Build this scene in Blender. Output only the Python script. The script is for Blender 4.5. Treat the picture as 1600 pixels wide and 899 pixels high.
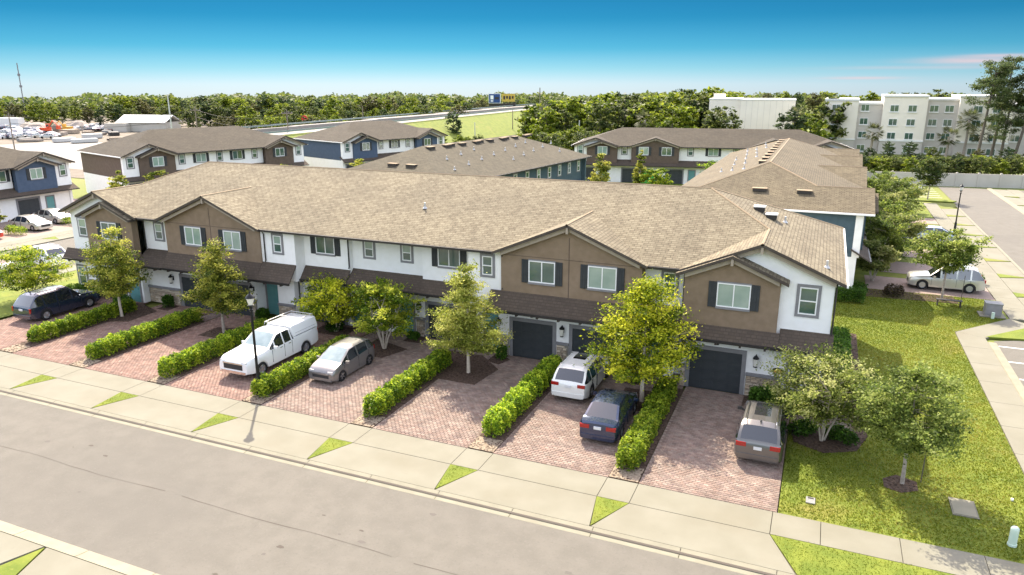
import bpy, bmesh, math, random
import numpy as np
from mathutils import Vector, Matrix
R = math.radians
for o in list(bpy.data.objects): bpy.data.objects.remove(o)
sc = bpy.context.scene
COL = sc.collection
# ------------------------------------------------------------------ camera, sky, sun, exposure
cd = bpy.data.cameras.new('camera'); cam = bpy.data.objects.new('camera', cd); COL.objects.link(cam)
cam.location = (0, 0, 15.0)
cam.rotation_euler = (R(90 - 15.546), 0, math.atan2(.3755, .88723))
cd.sensor_width = 36; cd.lens = 36 * 1145 / 1600; cd.clip_end = 6000; cd.clip_start = .1
sc.camera = cam
SUN = Vector((-.59 * .70, .807 * .70, .714)).normalized()      # towards the sun
SUN_EL = math.asin(SUN.z); SUN_AZ = math.atan2(SUN.x, SUN.y)
w = bpy.data.worlds.new('World'); sc.world = w; w.use_nodes = True
nt = w.node_tree; nt.nodes.clear()
def N(t, **k):
    n = nt.nodes.new(t)
    for a, b in k.items(): setattr(n, a, b)
    return n
out = N('ShaderNodeOutputWorld'); bg = N('ShaderNodeBackground'); bg.inputs[1].default_value = 0.15
sky = N('ShaderNodeTexSky', sky_type='NISHITA'); sky.sun_disc = False
sky.sun_elevation = SUN_EL; sky.sun_rotation = SUN_AZ; sky.altitude = 20; sky.air_density = 1.0; sky.dust_density = .35; sky.ozone_density = 2.0
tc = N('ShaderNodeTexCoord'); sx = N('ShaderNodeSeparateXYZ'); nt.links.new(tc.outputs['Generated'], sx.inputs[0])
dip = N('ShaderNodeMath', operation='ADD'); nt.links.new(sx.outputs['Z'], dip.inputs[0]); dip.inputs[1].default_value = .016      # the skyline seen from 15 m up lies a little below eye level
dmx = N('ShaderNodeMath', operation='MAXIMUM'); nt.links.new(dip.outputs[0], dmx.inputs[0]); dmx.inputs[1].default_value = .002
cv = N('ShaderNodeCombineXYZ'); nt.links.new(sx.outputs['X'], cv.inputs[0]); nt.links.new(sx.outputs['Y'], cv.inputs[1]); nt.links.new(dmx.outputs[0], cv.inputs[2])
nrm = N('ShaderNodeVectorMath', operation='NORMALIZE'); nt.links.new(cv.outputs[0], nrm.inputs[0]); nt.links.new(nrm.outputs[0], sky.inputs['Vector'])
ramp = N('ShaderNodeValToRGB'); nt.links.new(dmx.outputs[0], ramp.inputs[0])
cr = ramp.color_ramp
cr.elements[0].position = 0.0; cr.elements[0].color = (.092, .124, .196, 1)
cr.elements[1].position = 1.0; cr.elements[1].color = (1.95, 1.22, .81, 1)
for p, c in ((.016, (.086, .118, .180)), (.034, (.050, .098, .146)), (.060, (.0175, .071, .112)), (.096, (.0062, .049, .082)), (.131, (.0045, .041, .070)), (.16, (.09, .11, .14)), (.24, (1.55, 1.10, .80)), (.6, (1.92, 1.20, .80))):  # tint jumps bright and warm above the view, added as fill for shaded fronts
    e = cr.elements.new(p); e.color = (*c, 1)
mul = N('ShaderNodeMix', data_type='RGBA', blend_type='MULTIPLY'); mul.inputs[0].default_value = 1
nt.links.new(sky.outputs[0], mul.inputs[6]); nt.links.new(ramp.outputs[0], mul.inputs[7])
# thin streaks of cloud low over the eastern horizon: stretched noise inside soft elevation / azimuth bands
at = N('ShaderNodeMath', operation='ARCTAN2'); nt.links.new(sx.outputs['X'], at.inputs[0]); nt.links.new(sx.outputs['Y'], at.inputs[1])
def mth(op, a, b=None, c=None):
    n = N('ShaderNodeMath', operation=op)
    for i, v in enumerate((a, b, c)):
        if v is None: continue
        if isinstance(v, (int, float)): n.inputs[i].default_value = v
        else: nt.links.new(v, n.inputs[i])
    return n.outputs[0]
def bump(v, c, s):
    d = mth('DIVIDE', mth('SUBTRACT', v, c), s); return mth('POWER', 2.718, mth('MULTIPLY', mth('MULTIPLY', d, d), -1))
cb = N('ShaderNodeCombineXYZ'); nt.links.new(mth('MULTIPLY', at.outputs[0], 9), cb.inputs[0]); nt.links.new(mth('MULTIPLY', sx.outputs['Z'], 150), cb.inputs[1])
nz = N('ShaderNodeTexNoise'); nz.inputs['Scale'].default_value = 1.0; nz.inputs['Detail'].default_value = 5; nt.links.new(cb.outputs[0], nz.inputs['Vector'])
streak = None
for az, el, sa, se, k in ((.135, .025, .055, .0033, .8), (.165, .030, .04, .0020, .6), (.03, .0065, .04, .0016, .6), (.10, .018, .10, .0022, .35)):
    s = mth('MULTIPLY', mth('MULTIPLY', bump(at.outputs[0], az, sa), bump(sx.outputs['Z'], el, se)), k)
    streak = s if streak is None else mth('ADD', streak, s)
cf = mth('MINIMUM', mth('MULTIPLY', streak, mth('MULTIPLY', nz.outputs[0], 1.7)), .75)
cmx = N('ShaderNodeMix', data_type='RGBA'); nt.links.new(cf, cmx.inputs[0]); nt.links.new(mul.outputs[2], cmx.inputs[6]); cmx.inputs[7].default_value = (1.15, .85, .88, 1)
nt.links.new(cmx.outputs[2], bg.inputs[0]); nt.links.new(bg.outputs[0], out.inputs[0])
sl = bpy.data.lights.new('sun', 'SUN'); sl.energy = 2.0; sl.angle = R(.53); sl.color = (1.0, .91, .74)
so = bpy.data.objects.new('sun', sl); COL.objects.link(so); so.rotation_euler = SUN.to_track_quat('Z', 'Y').to_euler(); so.location = (-60, 90, 120)
sc.view_settings.view_transform = 'Standard'; sc.view_settings.look = 'None'; sc.view_settings.gamma = 1; sc.view_settings.exposure = 2.4
sc.view_settings.use_curve_mapping = False
# ------------------------------------------------------------------ materials
MATS = {}
def M(name): return MATS[name]
def mat(name, col, rough=.8, col2=None, scale=3.0, bump_=0.0, bscale=None, detail=4, metal=0.0, spec=.4, coat=0.0, attr=None, contrast=(.35, .65), big=None, extra=None):
    m = bpy.data.materials.new(name); m.use_nodes = True; t = m.node_tree; b = t.nodes['Principled BSDF']
    b.inputs['Roughness'].default_value = rough; b.inputs['Metallic'].default_value = metal
    b.inputs['Specular IOR Level'].default_value = spec; b.inputs['Coat Weight'].default_value = coat
    b.inputs['Coat Roughness'].default_value = .05
    b.inputs['Base Color'].default_value = (*col, 1)
    tcn = t.nodes.new('ShaderNodeTexCoord')
    last = None
    def noise(s, d=4):
        n = t.nodes.new('ShaderNodeTexNoise'); n.inputs['Scale'].default_value = s; n.inputs['Detail'].default_value = d
        t.links.new(tcn.outputs['Object'], n.inputs['Vector']); return n
    if attr:
        a = t.nodes.new('ShaderNodeAttribute'); a.attribute_name = attr; last = a.outputs['Color']
    if col2:
        n = noise(scale, detail); r = t.nodes.new('ShaderNodeValToRGB'); t.links.new(n.outputs[0], r.inputs[0])
        r.color_ramp.elements[0].position = contrast[0]; r.color_ramp.elements[1].position = contrast[1]
        r.color_ramp.elements[0].color = (*col, 1); r.color_ramp.elements[1].color = (*col2, 1)
        if last is None: last = r.outputs[0]
        else:
            mx = t.nodes.new('ShaderNodeMix'); mx.data_type = 'RGBA'; mx.blend_type = 'MULTIPLY'; mx.inputs[0].default_value = 1
            t.links.new(last, mx.inputs[6]); t.links.new(r.outputs[0], mx.inputs[7]); last = mx.outputs[2]
    for (bs, bc, bf, bl) in (big or []):        # further blotches: scale, colour, strength, threshold
        n = noise(bs, 5); r = t.nodes.new('ShaderNodeValToRGB'); t.links.new(n.outputs[0], r.inputs[0])
        r.color_ramp.elements[0].position = bl; r.color_ramp.elements[1].position = min(1, bl + .16)
        r.color_ramp.elements[0].color = (0, 0, 0, 1); r.color_ramp.elements[1].color = (bf, bf, bf, 1)
        mx = t.nodes.new('ShaderNodeMix'); mx.data_type = 'RGBA'; t.links.new(r.outputs[0], mx.inputs[0])
        if last is None: mx.inputs[6].default_value = (*col, 1)
        else: t.links.new(last, mx.inputs[6])
        mx.inputs[7].default_value = (*bc, 1); last = mx.outputs[2]
    if last is not None: t.links.new(last, b.inputs['Base Color'])
    if bump_:
        n = noise(bscale or scale * 4, 3); bp = t.nodes.new('ShaderNodeBump'); bp.inputs['Strength'].default_value = bump_; bp.inputs['Distance'].default_value = .02
        t.links.new(n.outputs[0], bp.inputs['Height']); t.links.new(bp.outputs[0], b.inputs['Normal'])
    MATS[name] = m
    return m
def shingle(name, c1, c2, c3, bw=.34, rh=.18):
    m = bpy.data.materials.new(name); m.use_nodes = True; t = m.node_tree; b = t.nodes['Principled BSDF']
    b.inputs['Roughness'].default_value = .9; b.inputs['Specular IOR Level'].default_value = .25
    uv = t.nodes.new('ShaderNodeUVMap')
    def brick(a, bcol, w_, h_, off, mort):
        k = t.nodes.new('ShaderNodeTexBrick'); k.inputs['Color1'].default_value = (*a, 1); k.inputs['Color2'].default_value = (*bcol, 1)
        k.inputs['Mortar'].default_value = (c3[0] * .45, c3[1] * .45, c3[2] * .45, 1); k.inputs['Scale'].default_value = 1; k.inputs['Mortar Size'].default_value = mort  # dark gaps between tabs also paint the shadow line under each course
        k.inputs['Mortar Smooth'].default_value = .3; k.inputs['Brick Width'].default_value = w_; k.inputs['Row Height'].default_value = h_; k.offset = off; k.inputs['Bias'].default_value = 0
        t.links.new(uv.outputs[0], k.inputs['Vector']); return k
    k1 = brick([v * 1.12 for v in c1], c2, bw, rh, .37, .024); k2 = brick([v * 1.12 for v in c1], [v * .74 for v in c3], bw * .72, rh, .23, 0.0)
    mx = t.nodes.new('ShaderNodeMix'); mx.data_type = 'RGBA'; mx.inputs[0].default_value = .45
    t.links.new(k1.outputs[0], mx.inputs[6]); t.links.new(k2.outputs[0], mx.inputs[7])
    n = t.nodes.new('ShaderNodeTexNoise'); n.inputs['Scale'].default_value = .35; n.inputs['Detail'].default_value = 5; t.links.new(uv.outputs[0], n.inputs['Vector'])
    r = t.nodes.new('ShaderNodeValToRGB'); t.links.new(n.outputs[0], r.inputs[0]); r.color_ramp.elements[0].position = .3; r.color_ramp.elements[1].position = .7
    r.color_ramp.elements[0].color = (.86, .85, .84, 1); r.color_ramp.elements[1].color = (1.1, 1.09, 1.06, 1)
    m2 = t.nodes.new('ShaderNodeMix'); m2.data_type = 'RGBA'; m2.blend_type = 'MULTIPLY'; m2.inputs[0].default_value = 1
    t.links.new(mx.outputs[2], m2.inputs[6]); t.links.new(r.outputs[0], m2.inputs[7]); t.links.new(m2.outputs[2], b.inputs['Base Color'])
    bp = t.nodes.new('ShaderNodeBump'); bp.inputs['Strength'].default_value = .6; bp.inputs['Distance'].default_value = .015
    # each course is a ramp that ends in a butt edge; every second tab is thicker
    sp = t.nodes.new('ShaderNodeSeparateXYZ'); t.links.new(uv.outputs[0], sp.inputs[0])
    d = t.nodes.new('ShaderNodeMath'); d.operation = 'DIVIDE'; t.links.new(sp.outputs['Y'], d.inputs[0]); d.inputs[1].default_value = rh
    fr = t.nodes.new('ShaderNodeMath'); fr.operation = 'FRACT'; t.links.new(d.outputs[0], fr.inputs[0])
    iv = t.nodes.new('ShaderNodeMath'); iv.operation = 'SUBTRACT'; iv.inputs[0].default_value = 1; t.links.new(fr.outputs[0], iv.inputs[1])
    ad = t.nodes.new('ShaderNodeMath'); ad.operation = 'ADD'; t.links.new(iv.outputs[0], ad.inputs[0]); t.links.new(k2.outputs[0], ad.inputs[1])
    t.links.new(ad.outputs[0], bp.inputs['Height']); t.links.new(bp.outputs[0], b.inputs['Normal'])
    MATS[name] = m; return m
def leafmat(name, tint=(1, 1, 1)):
    m = bpy.data.materials.new(name); m.use_nodes = True; t = m.node_tree; b = t.nodes['Principled BSDF']; o_ = t.nodes['Material Output']
    a = t.nodes.new('ShaderNodeAttribute'); a.attribute_name = 'Col'
    oi = t.nodes.new('ShaderNodeObjectInfo'); hs = t.nodes.new('ShaderNodeHueSaturation')
    mr = t.nodes.new('ShaderNodeMapRange'); mr.inputs[3].default_value = .82; mr.inputs[4].default_value = 1.18; t.links.new(oi.outputs['Random'], mr.inputs[0])
    t.links.new(mr.outputs[0], hs.inputs['Value']); t.links.new(a.outputs['Color'], hs.inputs['Color'])
    t.links.new(hs.outputs[0], b.inputs['Base Color']); b.inputs['Roughness'].default_value = .55; b.inputs['Specular IOR Level'].default_value = .2
    tr = t.nodes.new('ShaderNodeBsdfTranslucent'); t.links.new(hs.outputs[0], tr.inputs[0]); mx = t.nodes.new('ShaderNodeMixShader'); mx.inputs[0].default_value = .5
    t.links.new(b.outputs[0], mx.inputs[1]); t.links.new(tr.outputs[0], mx.inputs[2]); t.links.new(mx.outputs[0], o_.inputs[0])
    MATS[name] = m; return m
mat('asphalt', (0.125, 0.116, 0.096), .93, (0.144, 0.133, 0.111), 1.2, .35, 70, big=[(6.5, (.150, .139, .119), .5, .55), (11, (.098, .090, .078), .45, .56), (.10, (0.115, 0.107, 0.091), .6, .5), (14, (0.170, 0.160, 0.136), .45, .60), (38, (0.084, 0.078, 0.067), .5, .60), (.6, (0.149, 0.138, 0.116), .35, .56)])
mat('concrete', (0.180, 0.170, 0.125), .88, (0.204, 0.194, 0.147), .7, .15, 45, big=[(.28, (0.166, 0.148, 0.101), .5, .56), (3.0, (0.155, 0.143, 0.102), .3, .62), (26, (0.217, 0.208, 0.157), .4, .6)])
mat('kerb_concrete', (0.220, 0.205, 0.146), .85, (0.259, 0.239, 0.171), 1.5, .1, 30, big=[(.8, (0.216, 0.195, 0.137), .4, .58)])
mat('joint', (.085, .072, .058), .95); mat('oil', (.10, .088, .075), .8)
mat('mulch', (0.046, 0.027, 0.019), .95, (0.111, 0.072, 0.049), 9, .9, 25)
mat('pinebark', (.20, .15, .10), .95, (.32, .26, .19), 12, .9, 30)
mat('grass', (.105, .145, .013), .95, (.175, .205, .022), 1.1, .7, 55, big=[(.30, (.24, .20, .05), .7, .56), (2.2, (.085, .13, .010), .6, .56), (7, (.21, .22, .035), .55, .58), (22, (.08, .11, .01), .5, .6)])
mat('grass_far', (0.104, 0.136, 0.021), .95, (0.176, 0.192, 0.036), .05, big=[(.02, (0.224, 0.200, 0.072), .5, .6)])
mat('paver', (.5, .5, .5), .85, (1.0, .99, .98), 2.0, .25, 40, attr='Col', contrast=(.2, .8))
MATS['paver'].node_tree  # colours come from each paver's own tint
mat('paver_bed', (0.270, 0.203, 0.158), .95, (0.315, 0.247, 0.203), 6)
mat('paver_sheet', (0.256, 0.192, 0.160), .9, (0.307, 0.237, 0.198), 5, .3, 30)
mat('white_stucco', (0.840, 0.830, 0.800), .9, (0.880, 0.870, 0.850), 2.5, .12, 50, big=[(.5, (0.700, 0.685, 0.650), .35, .6)])
mat('brown_stucco', (0.218, 0.157, 0.102), .9, (0.254, 0.186, 0.125), 2.5, .12, 50)
mat('dark_brown_stucco', (.105, .075, .055), .9, (.125, .092, .07), 2.5, .1, 50)
mat('blue_siding', (.075, .135, .20), .85, (.095, .16, .235), 2.5, .1, 40)
mat('navy_siding', (.055, .085, .135), .85, (.07, .10, .155), 2.5, .1, 40)
mat('teal_siding', (.052, .085, .105), .85, (.062, .10, .125), 2.5, .1, 40)
mat('grey_trim', (0.200, 0.195, 0.200), .7, (0.230, 0.225, 0.230), 3)
mat('dark_fascia', (.055, .042, .034), .6, (.075, .06, .048), 2)
mat('taupe_trim', (.33, .28, .22), .8, (.37, .315, .25), 3)
mat('white_frame', (.82, .82, .80), .45)
mat('shutter_grey', (.030, .034, .037), .6, (.04, .044, .047), 4)
mat('garage_charcoal', (.032, .038, .042), .55, (.042, .048, .052), 2, .1, 30)
mat('teal_door', (.10, .27, .27), .5, (.12, .30, .30), 3)
mat('black_metal', (.012, .013, .014), .4, metal=.3)
mat('gutter_dark', (.035, .032, .03), .45, metal=.2)
mat('green_box', (.48, .60, .50), .6, (.55, .66, .56), 3)
mat('stone_a', (0.380, 0.289, 0.203), .9, (0.494, 0.391, 0.285), 6, .6, 25)
mat('stone_b', (0.280, 0.225, 0.172), .9, (0.400, 0.324, 0.242), 6, .6, 25)
mat('stone_c', (0.494, 0.414, 0.312), .9, (0.589, 0.502, 0.390), 6, .6, 25)
mat('mortar', (.25, .23, .2), .95)
mat('pane', (.035, .075, .06), .06, (.09, .16, .13), .5, spec=1.0, coat=.6)
mat('pane_blind', (.20, .30, .245), .12, (.34, .42, .35), .6, spec=.9, coat=.6)
mat('lamp_glass', (0.680, 0.664, 0.592), .3)
mat('bark', (.26, .22, .18), .9, (.38, .33, .28), 6, .5, 20)
mat('bark_pale', (.46, .39, .31), .9, (.58, .50, .41), 6, .4, 20)
mat('bark_dark', (.085, .07, .055), .9, (.13, .11, .09), 4, .5, 15)
mat('galv', (.50, .50, .49), .5, metal=.4)
mat('hvac', (.20, .20, .19), .6, (.25, .25, .24), 5)
mat('wall_cream', (0.446, 0.418, 0.360), .9, (0.490, 0.461, 0.403), .5, .1, 20)
mat('hotel_white', (0.804, 0.740, 0.634), .9, (0.858, 0.790, 0.678), .3)
mat('hotel_grey', (0.517, 0.483, 0.435), .9, (0.567, 0.530, 0.479), .3)
mat('roof_white', (0.697, 0.689, 0.663), .7)
mat('road_far', (0.227, 0.215, 0.192), .9, (0.251, 0.235, 0.212), .1)
mat('rail', (.22, .27, .25), .7)
mat('bill_blue', (.02, .06, .20), .6); mat('bill_white', (.8, .82, .84), .6); mat('bill_gold', (.50, .36, .06), .6); mat('bill_dark', (.04, .035, .03), .7)
mat('orange', (.75, .10, .03), .5); mat('yellow', (.70, .38, .05), .5); mat('stop_red', (.6, .03, .03), .5)
mat('sand', (0.145, 0.119, 0.087), .95, (0.180, 0.153, 0.119), .2, big=[(.5, (0.111, 0.090, 0.068), .5, .55)])
mat('wood_pole', (.20, .165, .13), .9)
mat('green_door', (.05, .42, .06), .5)
mat('tyre', (.018, .018, .019), .85); mat('rim', (.55, .56, .58), .3, metal=.9); mat('rim_dark', (.06, .06, .065), .35, metal=.7)
mat('glass_car', (.012, .016, .02), .04, spec=1.0, coat=1.0)
mat('glass_screen', (.16, .23, .23), .05, (.30, .37, .36), 1.2, spec=1.0, coat=1.0)
mat('tail_red', (.32, .010, .008), .25, coat=.6); mat('head_lens', (.55, .58, .60), .12, coat=1.0, metal=.3); mat('plate', (.62, .63, .62), .5)
mat('underbody', (.012, .012, .013), .9); mat('chrome', (.6, .6, .6), .15, metal=1.0); mat('plastic', (.025, .026, .028), .6)
def paint(name, c, met=.35, rough=.3): mat(name, c, rough, metal=met, spec=.5, coat=1.0)
paint('p_white', (.78, .79, .79), 0, .35); paint('p_pearl', (.74, .74, .70), 0.05); paint('p_navy', (.018, .028, .055), .3, .25); paint('p_darkblue', (.022, .038, .085), .4, .22)
paint('p_grey', (.13, .125, .118), .55, .3); paint('p_greige', (.20, .195, .192), .5, .3); paint('p_silver', (.58, .57, .52), .55, .3); paint('p_red', (.62, .05, .03), .1, .3); paint('p_lightblue', (.42, .52, .60), .3, .3); paint('p_black', (.015, .015, .017), .2, .25)
shingle('shingle_tan', (0.217, 0.189, 0.129), (0.166, 0.139, 0.093), (0.140, 0.113, 0.075))
shingle('shingle_tan_light', (0.143, 0.120, 0.077), (0.115, 0.093, 0.059), (0.097, 0.078, 0.048))
shingle('shingle_grey', (0.064, 0.054, 0.039), (0.055, 0.044, 0.031), (0.047, 0.039, 0.026), .5, .25)
shingle('shingle_mid', (0.095, 0.083, 0.056), (0.082, 0.072, 0.049), (0.071, 0.061, 0.040), .5, .25)
shingle('shingle_dark', (0.098, 0.075, 0.058), (0.072, 0.055, 0.043), (0.128, 0.102, 0.081), .26, .17)
leafmat('leaf')
def retint(name):
    t = MATS[name].node_tree
# ------------------------------------------------------------------ mesh helpers
class MB:
    def __init__(s): s.v = []; s.f = []; s.m = []; s.uv = []; s.mats = []
    def mi(s, m):
        if m not in s.mats: s.mats.append(m)
        return s.mats.index(m)
    def face(s, pts, m, uvs=None):
        i = len(s.v); s.v += [tuple(p) for p in pts]; s.f.append(tuple(range(i, i + len(pts)))); s.m.append(s.mi(m)); s.uv.append(uvs)
        return s
    def box(s, a, b, m, skip=''):
        (x0, y0, z0), (x1, y1, z1) = a, b
        P = [(x0, y0, z0), (x1, y0, z0), (x1, y1, z0), (x0, y1, z0), (x0, y0, z1), (x1, y0, z1), (x1, y1, z1), (x0, y1, z1)]
        i = len(s.v); s.v += P
        for k, q in dict(b=(0, 3, 2, 1), t=(4, 5, 6, 7), f=(0, 1, 5, 4), r=(1, 2, 6, 5), k=(2, 3, 7, 6), l=(3, 0, 4, 7)).items():
            if k in skip: continue
            s.f.append(tuple(i + j for j in q)); s.m.append(s.mi(m)); s.uv.append(None)
        return s
    def obox(s, c, size, m, rz=0.0, rx=0.0, ry=0.0):
        T = Matrix.Translation(c) @ Matrix.Rotation(rz, 4, 'Z') @ Matrix.Rotation(ry, 4, 'Y') @ Matrix.Rotation(rx, 4, 'X')
        n = len(s.v); h = [k / 2 for k in size]; s.box((-h[0], -h[1], -h[2]), (h[0], h[1], h[2]), m)
        for j in range(n, len(s.v)): s.v[j] = tuple(T @ Vector(s.v[j]))
        return s
    def tube(s, pts, rad, m, seg=6, cap=True):
        rings = []
        for k, p in enumerate(pts):
            p = Vector(p); d = (Vector(pts[min(k + 1, len(pts) - 1)]) - Vector(pts[max(k - 1, 0)])).normalized()
            a = d.orthogonal().normalized() if abs(d.z) < .95 else Vector((1, 0, 0)); a = (a - d * a.dot(d)).normalized(); b = d.cross(a)
            r = rad[k] if hasattr(rad, '__len__') else rad
            i = len(s.v); s.v += [tuple(p + a * (r * math.cos(2 * math.pi * j / seg)) + b * (r * math.sin(2 * math.pi * j / seg))) for j in range(seg)]; rings.append(i)
        for a, b in zip(rings, rings[1:]):
            for j in range(seg):
                s.f.append((a + j, a + (j + 1) % seg, b + (j + 1) % seg, b + j)); s.m.append(s.mi(m)); s.uv.append(None)
        if cap:
            s.f.append(tuple(rings[-1] + j for j in range(seg))); s.m.append(s.mi(m)); s.uv.append(None)
            s.f.append(tuple(rings[0] + seg - 1 - j for j in range(seg))); s.m.append(s.mi(m)); s.uv.append(None)
        return s
    def lathe(s, prof, m, c=(0, 0, 0), seg=16, axis='z'):
        n0 = len(s.v)
        for (r, z) in prof:
            for j in range(seg):
                a = 2 * math.pi * j / seg; x, y = r * math.cos(a), r * math.sin(a)
                p = (x, y, z) if axis == 'z' else (x, z, y)
                s.v.append((c[0] + p[0], c[1] + p[1], c[2] + p[2]))
        for k in range(len(prof) - 1):
            for j in range(seg):
                a, b = n0 + k * seg, n0 + (k + 1) * seg
                q = (a + j, a + (j + 1) % seg, b + (j + 1) % seg, b + j)
                s.f.append(q if axis == 'z' else q[::-1]); s.m.append(s.mi(m)); s.uv.append(None)
        return s
    def slab(s, poly, t, m, side, uvd=None):
        """planar roof polygon extruded straight down by t; uv along the eave and up the slope, in metres"""
        P = [Vector(p) for p in poly]; n = Vector((0, 0, 0))
        for i in range(len(P)): n += P[i].cross(P[(i + 1) % len(P)])
        if n.z < 0: P.reverse(); n = -n
        n.normalize(); up = (Vector((0, 0, 1)) - n * n.z); up = up.normalized() if up.length > 1e-4 else Vector((0, 1, 0)); al = up.cross(n)
        s.face(P, m, [(p.dot(al), p.dot(up)) for p in P])
        for i in range(len(P)):
            a, b = P[i], P[(i + 1) % len(P)]; d = Vector((0, 0, -t)); s.face([a + d, b + d, b, a], side)
        s.face([p + Vector((0, 0, -t)) for p in reversed(P)], side)
        return s
    def mesh(s, name, smooth=False):
        me = bpy.data.meshes.new(name); me.from_pydata(s.v, [], s.f)
        for m in s.mats: me.materials.append(MATS[m])
        me.polygons.foreach_set('material_index', s.m)
        if any(u for u in s.uv):
            L = me.uv_layers.new(name='UVMap'); d = L.data
            for p, u in zip(me.polygons, s.uv):
                if u:
                    for li, c in zip(p.loop_indices, u): d[li].uv = c
        if smooth:
            bm = bmesh.new(); bm.from_mesh(me); bmesh.ops.remove_doubles(bm, verts=bm.verts, dist=.0005); bm.to_mesh(me); bm.free()
            me.polygons.foreach_set('use_smooth', [True] * len(me.polygons)); me.set_sharp_from_angle(angle=R(smooth if smooth is not True else 40))
        me.update(); return me
    def build(s, name, parent=None, smooth=False): return place(name, s.mesh(name, smooth), parent)
def place(name, me, parent=None, loc=None, rz=0.0):
    o = bpy.data.objects.new(name, me); COL.objects.link(o)
    if parent is not None: o.parent = parent
    if loc: o.location = loc
    if rz: o.rotation_euler = (0, 0, rz)
    return o
def tag(o, label=None, cat=None, group=None, kind=None):
    if label: o['label'] = label
    if cat: o['category'] = cat
    if group: o['group'] = group
    if kind: o['kind'] = kind
    return o
def thing(name, label, cat, loc=(0, 0, 0), rz=0, group=None):
    o = bpy.data.objects.new(name, None); COL.objects.link(o); o.location = loc; o.rotation_euler = (0, 0, rz); o.empty_display_size = .3
    return tag(o, label, cat, group)
def copy_tree(o, parent=None):
    c = o.copy(); COL.objects.link(c); c.parent = parent
    for ch in list(o.children): copy_tree(ch, c)
    return c
def struct(o): o['kind'] = 'structure'; return o
def poly(pts, z): return [(x, y, z) for x, y in pts]
def rect(x0, x1, y0, y1): return [(x0, y0), (x1, y0), (x1, y1), (x0, y1)]
def slab_obj(name, pts, z, m, parent=None, t=.12):
    b = MB(); b.face(poly(pts, z), m)
    for i in range(len(pts)):
        (ax, ay), (bx, by) = pts[i], pts[(i + 1) % len(pts)]; b.face([(ax, ay, z - t), (bx, by, z - t), (bx, by, z), (ax, ay, z)], m)
    return b.build(name, parent)
def quads_mesh(name, V, col, matname, nv=4):
    """V: (n, nv, 3) separate polygons; col: (n, 3) one colour each"""
    n = len(V); me = bpy.data.meshes.new(name)
    me.vertices.add(n * nv); me.vertices.foreach_set('co', np.ascontiguousarray(V, dtype=np.float32).ravel())
    me.loops.add(n * nv); me.loops.foreach_set('vertex_index', np.arange(n * nv, dtype=np.int32))
    me.polygons.add(n); me.polygons.foreach_set('loop_start', np.arange(0, n * nv, nv, dtype=np.int32))
    me.update(calc_edges=True)
    if col is not None:
        a = me.color_attributes.new('Col', 'FLOAT_COLOR', 'POINT'); c = np.ones((n, nv, 4), np.float32); c[:, :, :3] = col[:, None, :]; a.data.foreach_set('color', c.ravel())
    me.materials.append(MATS[matname]); me.validate(); return me
# ------------------------------------------------------------------ plants
def leaf_quads(C, size, rng, up=.5, aspect=.55):
    n = len(C); nrm = rng.normal(size=(n, 3)); nrm[:, 2] = np.abs(nrm[:, 2]) + up; nrm /= np.linalg.norm(nrm, axis=1)[:, None]
    t = rng.normal(size=(n, 3)); t -= nrm * (t * nrm).sum(1)[:, None]; t /= np.linalg.norm(t, axis=1)[:, None]; b = np.cross(nrm, t)
    s = (size * rng.uniform(.65, 1.35, n))[:, None]; V = np.empty((n, 4, 3)); V[:, 0] = C - t * s; V[:, 1] = C - b * s * aspect; V[:, 2] = C + t * s; V[:, 3] = C + b * s * aspect
    return V
def pal_cols(n, cols, rng, cl=None):
    cols = np.array(cols); k = len(cols)
    a = rng.uniform(0, 1, n) if cl is None else np.clip(cl + rng.normal(0, .26, n), 0, .999)
    x = np.clip(a, 0, .999) * (k - 1); i = x.astype(int); f = (x - i)[:, None]
    return (cols[i] * (1 - f) + cols[np.minimum(i + 1, k - 1)] * f) * rng.uniform(.82, 1.18, (n, 1))
G_OLIVE = [(0.057, 0.097, 0.012), (0.127, 0.177, 0.020), (0.252, 0.292, 0.035), (0.445, 0.446, 0.063), (0.563, 0.540, 0.102)]
G_FRESH = [(0.062, 0.122, 0.009), (0.137, 0.221, 0.015), (0.272, 0.367, 0.023), (0.463, 0.530, 0.040), (0.599, 0.617, 0.078)]
G_YELLOW = [(0.076, 0.132, 0.007), (0.168, 0.240, 0.012), (0.396, 0.461, 0.020), (0.639, 0.652, 0.034), (0.750, 0.732, 0.061)]
G_MYRTLE = [(0.055, 0.097, 0.014), (0.122, 0.177, 0.023), (0.232, 0.309, 0.043), (0.381, 0.456, 0.087), (0.544, 0.588, 0.173)]
G_DARK = [(0.030, 0.054, 0.013), (0.060, 0.096, 0.023), (0.102, 0.138, 0.032), (0.156, 0.180, 0.045)]
G_HEDGE = [(0.086, 0.157, 0.014), (0.203, 0.328, 0.020), (0.408, 0.520, 0.030), (0.562, 0.630, 0.058)]
G_SHRUB = [(0.036, 0.084, 0.011), (0.072, 0.156, 0.018), (0.120, 0.240, 0.027)]
def env(shape, t):
    if shape == 'cone': return min(1, .45 + t * 3.2) * max(0, 1 - t) ** .62 * 1.02
    if shape == 'flat': return max(0, math.sin(math.pi * min(1, (.12 + t * .80)))) ** .55
    if shape == 'round': return max(.02, 1 - (2 * t - 1) ** 2) ** .5
    if shape == 'tall': return max(.02, 1 - (2 * t - 1) ** 2) ** .4 * (1 - .25 * t)
    return 1
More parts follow.
